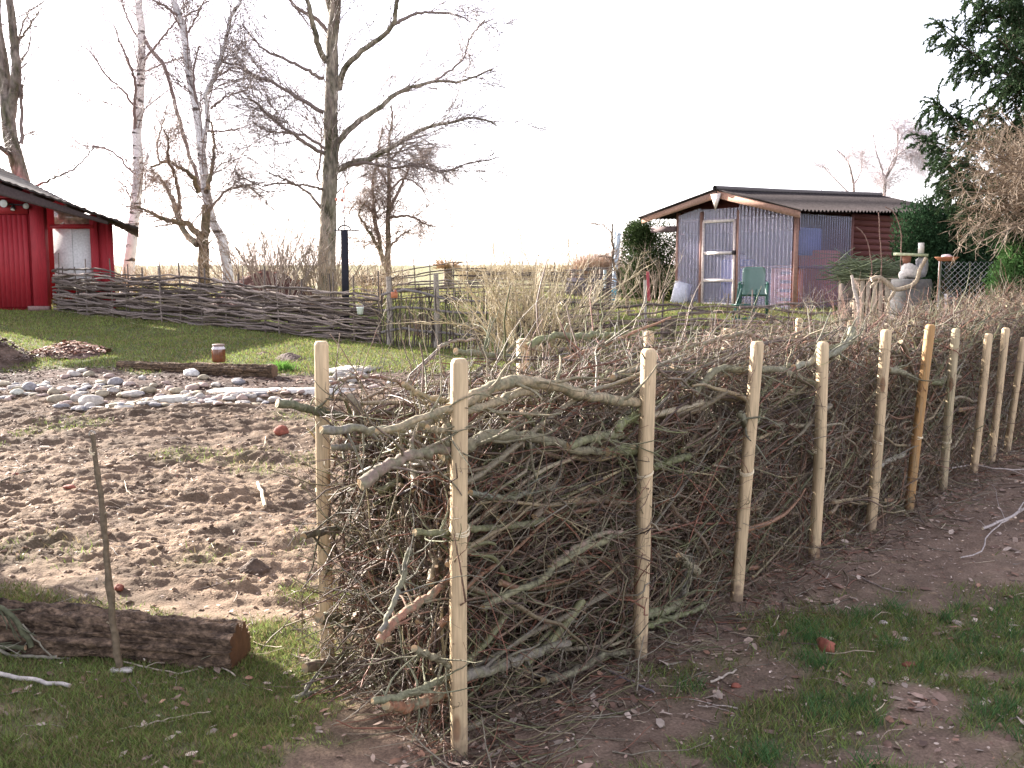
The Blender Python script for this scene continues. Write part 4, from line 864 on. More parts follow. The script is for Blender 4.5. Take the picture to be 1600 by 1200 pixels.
tree('bare_tree', 'biggest bare tree with a thick mossy trunk behind the black post', 'tree', 24,
 [([(508, 445), (512, 380), (514, 300), (519, 220), (517, 140), (519, 70), (525, 0), (530, -120), (540, -260)], 14.5, 5),
  ([(519, 60), (521, 25), (515, 0), (505, -120), (495, -230)], 7, 2),
  ([(530, 140), (537, 110), (560, 85), (600, 55), (614, 38), (622, 0), (640, -80)], 5, 2),
  ([(522, 270), (545, 256), (580, 248), (610, 230), (640, 213), (665, 200), (700, 192), (745, 183), (775, 195)], 5, 1.2),
  ([(528, 222), (550, 198), (590, 170), (615, 150), (640, 137), (680, 127), (720, 127), (770, 108)], 5, 1.2),
  ([(680, 127), (700, 112), (722, 95), (735, 60), (757, 32)], 2, 1), ([(612, 40), (640, 25), (665, 20), (710, 22), (735, 34)], 3, 1), ([(510, 95), (500, 80), (490, 40), (480, 0), (465, -90)], 5, 2),
  ([(512, 50), (495, 30), (470, 15), (450, -5), (420, -50)], 3.4, 1.5), ([(505, 175), (470, 155), (430, 130), (400, 121), (370, 100), (335, 98)], 3.4, 1), ([(505, 122), (480, 110), (440, 90), (410, 75), (380, 40)], 3, 1),
  ([(508, 240), (480, 225), (450, 203), (425, 185), (405, 165), (385, 150)], 3.4, 1), ([(508, 232), (480, 215), (455, 208), (420, 205), (395, 190)], 2.6, 1), ([(508, 290), (495, 280), (500, 250), (503, 200)], 2.6, 1),
  ([(508, 298), (490, 292), (465, 288), (440, 278), (420, 270)], 2.6, 1), ([(535, 258), (570, 255), (610, 262), (650, 258), (690, 268), (730, 256), (775, 247)], 3, .8),
  ([(505, 330), (480, 300), (450, 285), (410, 290), (370, 275)], 2.6, .8)], M['treebark'], TB, 1, 130, 900, 5000, 1.9, 1.15, .7, .10, -.02, .6, .0055, tw=TW, upb=.15)
tree('birch_tree', 'left slender white birch rising beside the red shed roof', 'tree', 25,
 [([(197, 440), (205, 385), (210, 340), (216, 270), (215, 200), (219, 130), (222, 70), (217, 0), (214, -150)], 9.5, 4.5),
  ([(209, 330), (200, 300), (188, 285), (172, 275)], 2, .6), ([(212, 215), (210, 170), (211, 125), (200, 95), (185, 60), (183, 45)], 3, 1), ([(211, 122), (240, 105), (270, 95), (290, 87)], 2, .8),
  ([(208, 270), (180, 240), (155, 230), (125, 225), (100, 200)], 1.8, .6), ([(210, 175), (180, 165), (150, 155), (120, 145)], 1.5, .5), ([(209, 165), (190, 140), (165, 115), (140, 80), (125, 72)], 2, .6), ([(216, 60), (200, 30), (190, 0), (185, -30)], 1.8, .6),
  ([(225, 95), (245, 70), (270, 40), (300, 20), (330, 0)], 2.2, .8), ([(221, 50), (235, 75), (255, 100), (268, 140), (280, 190), (295, 240), (315, 300)], 3, 3)],
 M['birch'], A3(.6, .6, .6), 2, 50, 260, 1900, 1.6, 1.0, .7, .09, -.05, .65, .0045, tw=A3(.22, .16, .15))
tree('birch_tree', 'leaning white birch with a curved black-scarred trunk', 'tree', 24,
 [([(356, 445), (355, 410), (345, 375), (330, 340), (320, 290), (315, 240), (311, 200), (303, 150), (293, 90), (285, 40), (272, 0), (250, -130)], 8.5, 4),
  ([(318, 230), (325, 175), (320, 150), (335, 120), (348, 80), (360, 30), (375, 0), (390, -80)], 4, 2), ([(330, 170), (355, 150), (380, 142), (400, 130)], 2, .8), ([(325, 205), (350, 205), (375, 200), (400, 192)], 1.8, .7),
  ([(345, 115), (370, 105), (395, 118), (420, 130)], 1.8, .6), ([(290, 55), (300, 40), (310, 20), (330, -20)], 2, .8), ([(283, 30), (260, 10), (240, 0), (220, -30)], 2.4, .8), ([(312, 195), (305, 150), (303, 110), (312, 70)], 2.6, 1)],
 M['birch'], A3(.6, .6, .6), 3, 54, 280, 2100, 1.6, 1.0, .7, .09, -.05, .65, .0045, tw=A3(.22, .16, .14))
tree('apple_tree', 'old bare fruit tree with a low fork and ochre bark between the two birches', 'tree', 23,
 [([(316, 450), (318, 415), (318, 385), (320, 360), (322, 320)], 11, 6), ([(313, 372), (295, 350), (280, 348), (255, 342), (235, 333), (215, 322)], 5.5, 1.6), ([(308, 382), (290, 365), (280, 345), (268, 310), (255, 285), (238, 265)], 5.5, 2),
  ([(278, 340), (280, 305), (272, 270), (262, 250), (262, 215), (255, 205)], 3.4, 1.4), ([(310, 300), (300, 275), (280, 262), (262, 252), (235, 262)], 4, 1.4), ([(322, 300), (330, 270), (335, 230), (330, 190)], 4, 1.6), ([(326, 330), (350, 300), (380, 290), (400, 300), (430, 330)], 2.4, .8),
  ([(250, 255), (245, 225), (255, 190), (262, 165)], 2, .8), ([(222, 330), (210, 325), (190, 320)], 2, .8)],
 M['treebark'], A3(.27, .19, .11), 4, 55, 330, 1800, 1.0, .6, .35, .22, 0, .8, .005, tw=A3(.23, .16, .12), upb=.2)
tree('bare_tree', 'thick twin-stemmed tree rising behind the red shed roof at the left edge', 'tree', 24,
 [([(30, 420), (35, 300), (28, 260), (16, 210), (14, 190), (8, 120), (-5, 40), (-10, -80)], 15, 6), ([(14, 195), (22, 150), (25, 100), (20, 40), (15, 0), (5, -100)], 8, 4), ([(12, 240), (0, 230), (-25, 215)], 3.6, 2),
  ([(33, 225), (33, 170), (32, 130), (30, 60), (45, 20), (70, 0)], 3.4, 1), ([(30, 100), (45, 75), (48, 50), (42, 30)], 1.8, .6), ([(36, 300), (80, 280), (98, 272), (120, 262), (145, 232)], 2.4, .8), ([(32, 215), (45, 208), (55, 205)], 1.5, .6), ([(33, 60), (50, 35), (65, 10)], 2, .7)],
 M['treebark'], A3(.24, .20, .17), 5, 26, 200, 900, 1.0, .6, .35, .15, 0, .7, .004, tw=TW)
tree('apple_tree', 'dense drooping bare fruit tree behind the right side of the big tree', 'tree', 28,
 [([(606, 445), (606, 400), (607, 350), (608, 290), (607, 240), (612, 190), (612, 165)], 5.5, 1.2), ([(605, 420), (590, 385), (570, 350), (560, 335), (570, 315)], 4, 1), ([(600, 415), (592, 380), (585, 330), (582, 290), (588, 250), (598, 200)], 4, 1),
  ([(608, 330), (625, 295), (640, 262), (665, 255), (690, 268), (700, 285)], 3, .8), ([(608, 340), (640, 338), (665, 350), (680, 355)], 2.4, .8), ([(610, 385), (630, 365), (640, 362)], 2, .8), ([(607, 290), (590, 262), (575, 255), (555, 262)], 2.4, .8), ([(610, 250), (630, 230), (645, 225), (660, 240)], 2, .6), ([(590, 340), (570, 320), (555, 318), (545, 335)], 2.4, .8), ([(608, 300), (630, 280), (655, 290), (670, 315)], 2.2, .7)],
 M['treebark'], A3(.22, .16, .12), 6, 130, 900, 4000, 1.0, .6, .35, .26, -.12, .8, .005, tw=A3(.22, .16, .13), upb=.1, rotd=1.0)
tree('weeping_birch', 'faint distant weeping birch above the long roof', 'tree', 55,
 [([(1382, 400), (1382, 320), (1384, 280), (1400, 250), (1403, 200)], 3.6, 1), ([(1384, 290), (1378, 265), (1370, 240), (1365, 210)], 2, .8), ([(1384, 275), (1395, 250), (1412, 235), (1430, 230)], 1.6, .7), ([(1395, 245), (1415, 205), (1435, 215), (1440, 260)], 1.2, .5)],
 M['treebark'], A3(.30, .22, .20), 7, 40, 380, 2600, 1.8, 1.4, 1.1, .12, -.22, .6, .007, tw=A3(.36, .31, .32), rotd=.6)
tree('bare_tree', 'faint small distant tree left of the weeping birch', 'tree', 60,
 [([(1338, 400), (1335, 305), (1330, 270), (1320, 245), (1308, 235)], 2.2+1.4, .8), ([(1335, 310), (1315, 290), (1300, 275), (1288, 262)], 1.3, .6), ([(1333, 290), (1345, 268), (1345, 240)], 1.4, .6)],
 M['treebark'], A3(.34, .26, .24), 8, 40, 300, 1200, 1.6, 1.1, .7, .15, -.1, .6, .006, tw=A3(.40, .34, .34), rotd=.6)

# ---- shrubs made of many stems
def shrub(name, lab, cat, c, stems, h, spread, r0, col, seed, sub=6, up=1., gnn=.12, sub2=3, K=9, group=None, droop=0., sublen=.35, rm=.002):
    r = np.random.default_rng(seed); c = np.asarray(c, float); t = thing(name, lab, cat, c, group)
    a = r.random(stems)*6.28; rad = np.sqrt(r.random(stems)); base = c+np.stack([np.cos(a)*rad*spread*.25, np.sin(a)*rad*spread*.25, 0*a-.03], 1)
    D = np.stack([np.cos(a)*rad*spread/h, np.sin(a)*rad*spread/h, np.full(stems, up)], 1)
    P = grow(base, D, h*r.uniform(.65, 1.1, stems), K, gnn, droop, r); R = (r0*r.uniform(.6, 1.2, stems))[:, None]*np.linspace(1, .35, K)
    mb = MB(); mb.tubes(P, R, 5, col*r.uniform(.75, 1.2, (stems, 1))); mb.build('stems', M['twig'], t, True)
    n = stems*sub; Q, RR, _ = kids(P, R, n, .3, .5, 7, gnn*1.4, droop, .25, .55, rm, r, abslen=h*sublen, up=.35); mb = MB(); mb.tubes(Q, RR, 4, col*r.uniform(.7, 1.3, (n, 1)))
    if sub2:
        n = stems*sub*sub2; Q, RR, _ = kids(Q, RR, n, .3, .6, 5, gnn*1.5, droop, .2, .7, rm*.8, r, abslen=h*sublen*.5, up=.3); mb.tubes(Q, RR, 3, col*r.uniform(.7, 1.3, (n, 1)))
    mb.build('twigs', M['twig'], t, True); return t
def gY(x, Y, dz=0): p = at(x, 430, Y); return A3(p[0], p[1], float(hb(p[0], p[1]))+dz)
OC = A3(.40, .32, .19)
shrub('shrub', 'large pale yellow-stemmed bare shrub in the middle before the stick fence', 'shrub', gY(838, 13.6), 60, 1.85, 1.30, .013, A3(.40, .33, .20), 1, 7, gnn=.15, sub2=3, rm=.0035)
shrub('shrub', 'thinner pale bare shrub on the left of the large yellow-stemmed one', 'shrub', gY(775, 14.0), 26, 1.25, .5, .009, A3(.36, .30, .2), 12, 6, gnn=.12)
shrub('shrub', 'tall thin-stemmed bare bush behind the wattle fence left of the big tree', 'shrub', gY(438, 20), 34, 2.3, 1.1, .013, A3(.30, .23, .17), 3, 6, rm=.005)
shrub('shrub', 'ochre bare brambles at the foot of the big tree', 'shrub', gY(505, 20.5), 40, 1.7, .9, .011, A3(.36, .27, .17), 4, 6, rm=.0045)
shrub('shrub', 'ochre bare scrub right of the black post', 'shrub', gY(585, 21.5), 38, 1.5, .9, .010, A3(.38, .28, .17), 5, 6)
shrub('shrub', 'tangled bare scrub behind the wattle fence below the leaning birch', 'shrub', gY(392, 22), 46, 2.0, 1.4, .011, A3(.34, .26, .18), 6, 6, gnn=.16, rm=.0045)
shrub('shrub', 'low ochre scrub between the left birch and the fruit tree', 'shrub', gY(255, 24), 55, 1.2, 1.6, .010, A3(.42, .30, .18), 7, 6)
shrub('shrub', 'low brown scrub right of the red shed wall', 'shrub', gY(185, 24), 30, .95, .9, .008, A3(.36, .25, .16), 8, 6)
shrub('shrub', 'reddish bare twigs at the foot of the glazed shed corner', 'shrub', gY(1262, 20.6), 10, .6, .3, .006, A3(.3, .2, .14), 9, 4)
shrub('shrub', 'bare pinkish sapling bush beside the evergreen', 'shrub', gY(1012, 19.8), 12, 1.6, .7, .010, A3(.34, .25, .17), 10, 7, gnn=.15)
shrub('shrub', 'dry reddish twigs rising behind the hedge below the crate', 'shrub', gY(1345, 11.6), 34, 1.15, .5, .004, A3(.40, .26, .19), 11, 3, gnn=.06)
shrub('shrub', 'red-leaved low bush behind the stick fence', 'shrub', gY(655, 16.5), 40, .55, .6, .006, A3(.2, .13, .10), 14, 6)
shrub('shrub', 'dark low brush inside the stick fence', 'shrub', gY(740, 15.8), 40, .5, .8, .006, A3(.17, .12, .10), 15, 6)
# clipped willow head on the far fence line, distant hedges
def stemmed_head(x, Yd, ytop, ybase, lab, wpx, seed):
    r = np.random.default_rng(seed); b = gY(x, Yd); tz = Zat(x, ybase, Yd); t = thing('pollard_tree', lab, 'tree', b)
    hp_ = A3(b[0], b[1], tz); MB().tubes(resample([b-A3(0, 0, .1), hp_], 8, .01), np.linspace(.16, .14, 8), 8, (.2, .15, .11)).build('trunk', M['treebark'], t, True)
    n = 260; a = r.random(n)*6.28; el = r.uniform(-.1, 1.2, n); D = np.stack([np.cos(a)*np.cos(el)*1.6, np.sin(a)*np.cos(el), np.sin(el)*.7], 1)
    P = grow(np.tile(hp_, (n, 1)), D, r.uniform(.5, 1, n)*wpx*Yd/F*.6, 7, .12, 0, r); mb = MB(); mb.tubes(P, np.full((n, 7), .006), 3, (.45, .30, .18)); mb.build('shoots', M['twig'], t, True)
stemmed_head(700, 31, 395, 418, 'small pollard with a cushion of orange-brown shoots on the horizon', 50, 1)
def farhedge(x0, x1, Y, hgt, col, lab, seed, dens=1500, dy=1.0, name='hedge', leaf=False):
    r = np.random.default_rng(seed); a = gY(x0, Y); b = gY(x1, Y); o = (a+b)/2; n = dens; u = r.random(n); base = a+(b-a)*u[:, None]; base[:, 1] += r.uniform(-dy/2, dy/2, n); base[:, 2] = hb(base[:, 0], base[:, 1])
    D = np.stack([r.normal(0, .4, n), r.normal(0, .3, n), np.ones(n)], 1); P = grow(base, D, hgt*r.uniform(.6, 1.05, n), 7, .2, 0, r); R = np.full((n, 7), .009*Y/40)*np.linspace(1, .4, 7)
    mb = MB(); mb.tubes(P, R, 3, np.asarray(col)*r.uniform(.7, 1.3, (n, 1))); Q, RR, _ = kids(P, R, n*3, .3, .7, 5, .2, 0, .3, .7, .003*Y/40, r, abslen=hgt*.4); mb.tubes(Q, RR, 3, np.asarray(col)*r.uniform(.7, 1.3, (n*3, 1)))
    tag(mb.build(name, M['twig'], origin=o), lab, 'hedge')
farhedge(905, 962, 42, 1.35, (.40, .27, .19), 'clipped brown hedge on the horizon left of the blue poles', 1, 1400)
farhedge(160, 480, 34, 1.0, (.48, .38, .27), 'long bare ochre hedge behind the birches', 2, 750)
farhedge(480, 640, 36, .8, (.48, .38, .27), 'low bare hedge behind the big tree', 3, 450)
farhedge(720, 900, 48, .9, (.46, .36, .22), 'low distant hedge behind the yellow-stemmed shrub', 4, 1400)

# reddish leaf/wood heap behind the wattle
mound(420, 480, 1.7, 1.0, .80, (.12, .06, .045), 'beech_heap', 'rust-brown heap of beech leaves behind the wattle fence', 'heap', 8, leaf=(.34, .14, .09))

# ------------------------------------------------------------------ leafy evergreens
def foliage(c, rad, n, size, col, seed, el=2.0, upw=0.2, mode='ell'):
    r = np.random.default_rng(seed); d = norm(r.normal(0, 1, (n, 3))); q = r.random(n)**.38
    lump = .72+.5*fbm(d[:, 0]*3+d[:, 2]*2+5, d[:, 1]*3+d[:, 2]*2, 3, seed); pos = np.asarray(c)+d*(q*lump)[:, None]*np.asarray(rad)
    u = norm(r.normal(0, 1, (n, 3))+d*.8+A3(0, 0, upw))*(size*r.uniform(.5, 1.3, n)*el)[:, None]; v = norm(np.cross(u, r.normal(0, 1, (n, 3))))*(size*.5*r.uniform(.5, 1, n))[:, None]
    V = np.stack([pos-v*.5, pos+u*.5-v, pos+u, pos+u*.5+v], 1).reshape(-1, 3); cl = np.asarray(col)*r.uniform(.5, 1.5, (n, 1))*(.6+.8*fbm(pos[:, 0]*3, pos[:, 2]*3, 3, seed+2))[:, None]
    return V, np.arange(n*4).reshape(n, 4), np.repeat(cl, 4, 0)
def evergreen(name, lab, cat, blobs, n, size, col, seed, base, el=2.0, upw=.3):
    t = thing(name, lab, cat, base); mb = MB()
    for i, (c, rad) in enumerate(blobs): mb.add(*foliage(c, rad, n, size, col, seed+i, el, upw))
    mb.build('foliage', M['needle'], t)
    cs = np.array([c for c, _ in blobs]).mean(0)
    MB().tubes(np.array([np.asarray(base)-A3(0, 0, .1), A3(base[0], base[1], cs[2])]), np.array([.07, .04]), 7, (.14, .1, .07)).build('trunk', M['bark'], t, True)
p = lambda x, y, Y: at(x, y, Y)
Ye = 25.5
evergreen('evergreen_shrub', 'dark evergreen bush at the left side of the glazed shed', 'shrub', [(p(1020, 385, Ye), (.8, .7, .8)), (p(1000, 405, Ye), (.6, .6, .8)), (p(1035, 420, Ye), (.8, .7, .9)), (p(998, 368, Ye), (.42, .4, .42)), (p(1028, 455, Ye), (.85, .7, .8)), (p(1000, 450, Ye), (.6, .5, .6))], 5200, .035, (.05, .075, .028), 1, gY(1022, Ye))
Yd = 19.5
evergreen('conifer_hedge', 'tall dark conifer hedge behind the wire mesh', 'hedge', [(p(x, y, Yd+dy), (.62, .5, .75)) for x, y, dy in [(1440, 365, .5), (1475, 362, .3), (1510, 375, .2), (1440, 410, .5), (1480, 420, .2), (1530, 415, 0), (1450, 455, .4), (1500, 465, .2), (1550, 450, 0), (1545, 385, .2), (1590, 400, .3)]], 5200, .032, (.025, .05, .024), 11, gY(1480, Yd), 2.5, .9)
Yg = 12.6
evergreen('green_bush', 'brighter green feathery conifer at the right edge', 'shrub', [(p(1592, 400, Yg), (.24, .3, .3)), (p(1580, 440, Yg), (.28, .3, .35)), (p(1620, 430, Yg), (.35, .3, .5)), (p(1600, 480, Yg), (.35, .3, .4)), (p(1562, 465, Yg), (.14, .2, .25)), (p(1640, 380, Yg), (.3, .3, .5))], 4200, .022, (.075, .15, .05), 31, gY(1610, Yg), 2.6, .5)
# unseen hedge block added off-frame on the left to shade the near lawn
evergreen('shade_hedge', 'unseen evergreen block added outside the left edge to shade the near lawn', 'hedge', [((-5.3+.1*i, 2.4+.55*i, z), (.55, .5, .7)) for i in range(-2, 8) for z in (.5, 1.3, 2.0)], 2600, .05, (.05, .08, .03), 51, (-5.2, 4.2, 0))

def spruce():
    r = np.random.default_rng(4); Y = 13.0; b = gY(1720, Y); t = thing('spruce_tree', 'dark green spruce with drooping twigs filling the upper right corner', 'tree', b)
    top = at(1712, -420, Y); MB().tubes(resample([b-A3(0, 0, .1), top], 12), np.linspace(.2, .05, 12), 10, (.13, .09, .07)).build('trunk', M['treebark'], t, True)
    br = []
    spec = [(1512, 2, -40), (1470, 42, 90), (1455, 162, 180), (1445, 215, 255), (1480, 255, 290), (1535, 160, 190), (1540, -40, -10), (1480, 280, 320), (1560, 60, 60), (1580, 130, 150), (1530, -90, -80), (1520, 335, 330), (1575, 215, 230)]
    for i, (x, y, yb) in enumerate(spec):
        o = at(1712, yb+40, Y); e = at(x, y, Y+r.normal(0, .5)); m = (o+e)/2+A3(0, 0, -.30)
        br.append(resample([o, o*.6+m*.4+A3(0, 0, -.06), m, m*.45+e*.55+A3(0, 0, -.05), e], 20))
    for a in np.linspace(-1.2, 1.9, 9):                       # branches facing other ways
        for z in np.linspace(1.8, 5.6, 6):
            L = 1.9-.22*z*.8; o = A3(b[0], b[1], z+.3); e = o+A3(math.cos(a)*L, math.sin(a)*L-.1, -.35); br.append(resample([o, (o+e)/2+A3(0, 0, -.15), e], 20))
    B = np.array(br); R = np.tile(np.linspace(.024, .006, 20), (len(B), 1)); mb = MB(); mb.tubes(B, R, 6, (.12, .085, .06))
    n = 4200; Q, RR, _ = kids(B, R, n, .3, .75, 8, .10, -.18, .10, .5, .004, r, abslen=.55); mb.tubes(Q, RR, 4, (.11, .08, .05)); 
    n2 = 9500; Q2, R2, _ = kids(Q, RR, n2, .3, .6, 6, .1, -.16, .1, .7, .006, r, abslen=.2); mb.tubes(Q2, R2, 4, (.05, .07, .035)); mb.build('branches', M['twig'], t, True)
    mb = MB()
    for S_, m in ((B, 30), (Q, 34), (Q2, 22)):
        N, K, _ = S_.shape; tot = N*m*2; i = r.integers(0, N, tot); f = r.random(tot)*(K-1.001); k = f.astype(int); fr = (f-k)[:, None]
        pos = S_[i, k]*(1-fr)+S_[i, k+1]*fr; T = norm(S_[i, k+1]-S_[i, k]); d = norm(T*.9+norm(r.normal(0, 1, (tot, 3)))*.8); ln = r.uniform(.03, .06, tot)[:, None]; sw = norm(np.cross(d, r.normal(0, 1, (tot, 3))))*.008
        V = np.stack([pos-sw, pos+sw, pos+d*ln], 1).reshape(-1, 3); mb.add(V, np.arange(tot*3).reshape(tot, 3), np.repeat(A3(.045, .075, .035)*r.uniform(.5, 1.5, (tot, 1)), 3, 0))
    mb.build('needles', M['needle'], t)
spruce()
def brownbush():
    r = np.random.default_rng(6); Y = 11.6; b = gY(1680, Y); t = thing('bare_bush', 'wide twiggy brown bush hanging over the mesh fence at the right edge', 'bush', b)
    hub = at(1660, 330, Y); MB().tubes(resample([b-A3(0, 0, .1), (b+hub)/2+A3(.1, 0, 0), hub], 10), np.linspace(.06, .04, 10), 8, (.22, .17, .11)).build('trunk', M['bark'], t, True)
    n = 46; e = np.array([at(r.uniform(1488, 1690), r.uniform(175, 385), Y+r.normal(0, .45)) for _ in range(n)])
    e[0] = at(1490, 300, Y); e[1] = at(1497, 378, Y); e[2] = at(1500, 262, Y); e[3] = at(1530, 205, Y); e[4] = at(1570, 180, Y)
    B = np.array([resample([hub+r.normal(0, .08, 3), (hub*.5+q*.5)+A3(0, 0, .10)+r.normal(0, .07, 3), q], 12, .008, r) for q in e]); R = np.tile(np.linspace(.018, .004, 12), (n, 1)); mb = MB(); c = A3(.20, .145, .095)
    mb.tubes(B, R, 5, c*.7); Q, RR, _ = kids(B, R, 900, .3, .7, 8, .18, 0, .2, .5, .0035, r, abslen=.5); mb.tubes(Q, RR, 4, c*r.uniform(.6, 1.2, (900, 1)))
    Q2, R2, _ = kids(Q, RR, 4200, .3, .8, 6, .2, 0, .1, .7, .0026, r, abslen=.22); mb.tubes(Q2, R2, 3, c*r.uniform(.6, 1.3, (4200, 1))); mb.build('twigs', M['twig'], t, True)
brownbush()

# ------------------------------------------------------------------ red shed
def redshed():
    Y = 19.8; X = lambda px: (px-800)/F*Y*1.0; z0 = float(H(-9, 19.8))-.1; Zp = lambda y: Zat(0, y, Y)
    t = thing('red_shed', 'red painted timber shed with a sloping roof and a plank door at the left edge', 'shed', (X(20), Y, z0))
    xl = X(-160); roofz = lambda x: Zat(0, 268, Y)+.0+(x-X(0))*(-(345-268)/220.)
    # main wall, door section
    xr_ = X(221)+.40; rat = (xr_*Y/(Y-1.0)-xl+.3)/(xr_-xl+.3); top = lambda x: roofz(xl-.3+(x-xl+.3)/rat)-.06
    def wall(x0, x1, ya, yb, zb=None, zt=None):
        zb = z0 if zb is None else zb
        return [(x0, ya, zb), (x1, ya, zb), (x1, ya, top(x1) if zt is None else zt), (x0, ya, top(x0) if zt is None else zt)]
    MB().prism(wall(xl, X(78), Y, 0), (0, .12, 0)).build('front_wall', M['red'], t)
    kx = (Y+3.2)/(Y+.25); MB().prism([(X(172), Y+.25, z0), (X(172)*kx, Y+3.2, z0), (X(172)*kx, Y+3.2, top(X(172))), (X(172), Y+.25, top(X(172)))], (-.1, 0, 0)).build('side_wall', M['red'], t)
    MB().prism([(xl, Y+3.2, z0), (X(172)*kx, Y+3.2, z0), (X(172)*kx, Y+3.2, top(X(172))), (xl, Y+3.2, top(xl))], (0, .1, 0)).build('rear_wall', M['red'], t)
    # recessed bay: posts, rail, infill
    yb = Y+.25
    MB().box(((X(142)+X(172))/2, yb+.06, (z0+top(X(157)))/2), (X(172)-X(142), .1, top(X(157))-z0-.02)).build('bay_wall', M['red'], t)
    MB().box((X(147), yb-.03, (z0+top(X(147)))/2), (.14, .08, top(X(147))-z0)).build('bay_post', M['red'], t)
    MB().box(((X(80)+X(147))/2, yb-.04, Zp(353)), (X(147)-X(80), .09, .07)).build('rail', M['red'], t)
    MB().box(((X(80)+X(142))/2, yb+.06, Zp(353)-.62), (X(142)-X(80), .05, 1.15), 0, (.66, .66, .66)).build('white_panel', M['plain'], t)
    MB().box((X(110), yb+.032, Zp(353)-.6), (.008, .006, 1.1), 0, (.3, .3, .3)).build('panel_joint', M['plain'], t)
    gl = mat('shed_glass', (.30, .20, .17), .12, 4, .5, spec=.7)
    MB().prism([(X(82), yb+.07, Zp(353)+.05), (X(142), yb+.07, Zp(353)+.05), (X(142), yb+.07, Zp(345)+.1), (X(100), yb+.07, Zp(325)), (X(82), yb+.07, Zp(322))], (0, .02, 0)).build('window', gl, t)
    MB().box((X(69), Y-.04, (z0+top(X(69)))/2), (.27, .09, top(X(69))-z0-.01)).build('corner_post', M['red'], t)
    # door with boards
    d = MB(); x0, x1 = X(7), X(53); zb, zt = Zp(480), Zp(336)
    nb = 6
    for i in range(nb):
        a = x0+(x1-x0)*i/nb; b = x0+(x1-x0)*(i+1)/nb-.006; d.box(((a+b)/2, Y-.025, (zb+zt)/2), (b-a, .035, zt-zb))
    dd = d.build('door', M['red'], t)
    MB().box((X(27), Y-.03, zt+.12), (X(60)-X(5), .045, .2)).build('lintel', M['red'], t)
    MB().box((X(27), Y-.03, zt+.34), (X(63)-X(8), .05, .03)).build('trim', M['red'], t)
    MB().box((X(-60), Y-.03, (z0+zt)/2), (.5, .04, zt-z0)).build('wall_board', M['red'], t)
    MB().tubes(np.stack([X(2)+.03*np.sin(np.linspace(0, 3, 10)), np.full(10, Y-.06), np.linspace(Zp(362), Zp(345), 10)], 1), np.full(10, .012), 6, (.6, .45, .35)).build('hook', M['plain'], t)
    MB().box((X(68), Y-.12, z0+.14), (.4, .14, .09), 0, (.22, .14, .12)).build('step', M['wood'], t)
    # roof slab: sheet and fascia
    xr = X(221)+.40; ov = 1.0; th = .05; zR = lambda x: roofz(x)
    R0 = [(xl-.3, Y-ov, zR(xl-.3)), (xr-.25, Y-ov, zR(xr-.25)), (xr+.1, Y+3.6, zR(xr+.1)-.0), (xl-.3, Y+3.6, zR(xl-.3))]
    dk = (.035, .027, .023)
    # corrugated-looking sheet with ragged edge
    n = 90; xs = np.linspace(xl-.3, xr, n); a = []; r = np.random.default_rng(1)
    V = []; yy = [Y-ov, Y-.4, Y+1, Y+3.6]
    for yq in yy: xq = xl-.3+(xs-xl+.3)*((xr*yq/(Y-ov)-xl+.3)/(xr-xl+.3)); V.append(np.column_stack([xq, np.full(n, yq)+(r.normal(0, .02, n) if yq < Y-1 else 0), zR(xs)*1.0+.012*np.sin(xs*40)+(-.05 if yq < Y-1 else 0)]))
    V = np.concatenate(V); V2 = V.copy(); V2[:, 2] -= .03; idx = np.arange(len(yy)*n).reshape(len(yy), n); q = np.stack([idx[:-1, :-1], idx[:-1, 1:], idx[1:, 1:], idx[1:, :-1]], 2).reshape(-1, 4)
    m = len(V); e1 = np.array([[i, i+1, i+1+m, i+m] for i in range(n-1)]); ee = np.array([[idx[k, -1], idx[k+1, -1], idx[k+1, -1]+m, idx[k, -1]+m] for k in range(3)])
    MB().add(np.vstack([V, V2]), [np.vstack([q, q[:, ::-1]+m, e1, ee])], dk).build('roof', M['wood'], t)
    MB().prism([(xl-.3, Y-ov+.06, zR(xl-.3)-.10), (X(205), Y-ov+.06, zR(X(205))-.10), (X(205), Y-ov+.06, zR(X(205))-.16), (xl-.3, Y-ov+.06, zR(xl-.3)-.55)], (0, .05, 0), (.055, .038, .034)).build('fascia', M['wood'], t)
    for k, px in enumerate(np.linspace(-100, 190, 7)):
        x = X(px); MB().bar((x, Y-ov+.12, zR(x)-.12), (x, Y-.01, zR(x)-.12), .06, .1, (.08, .05, .04)).build('rafter', M['wood'], t)
    # lamps
    for (px, py, s, l) in ((6, 318, 1., 'round floodlight at the left end of the lamp bar'), (40, 322, .75, 'floodlight turned right at the end of the lamp bar'), (20, 326, .55, 'small spotlight hanging down in the middle of the lamp bar')):
        c = at(px, py, Y-.16); lp = thing('floodlight', l, 'lamp', c)
        prof = [(0, -.09), (.04*s, -.09), (.075*s, -.02), (.08*s, .03), (.075*s, .03)]
        mb = MB(); mb.lathe(prof, (0, 0, 0), 18, (.03, .03, .03)); v = mb.v[0]
        dr = norm(A3(.15 if px != 40 else .8, -1, -.1 if px != 20 else -1.5)); xx = norm(np.cross(dr, A3(0, 0, 1))); zz = np.cross(xx, dr); Mx = np.stack([xx, zz, dr], 1); mb.v[0] = v@Mx.T+c; mb.build('housing', M['shiny'], lp, True)
        mb = MB(); mb.lathe([(.074*s, .024), (.04*s, .034), (0, .036)], (0, 0, 0), 18, (.75, .78, .85)); mb.v[0] = mb.v[0]@Mx.T+c; mb.build('lens', M['shiny'], lp, True)
        MB().bar(c, c+A3(0, .14, .0), .02, .02, (.03, .03, .03)).build('bracket', M['plain'], lp)
    c = at(22, 320, Y-.06); tag(MB().bar(at(-4, 318, Y-.06), at(44, 321, Y-.06), .03, .03, (.05, .05, .06)).build('lamp_bar', M['plain'], origin=c), 'dark bar on the red shed that carries the lamps', 'bracket')
redshed()

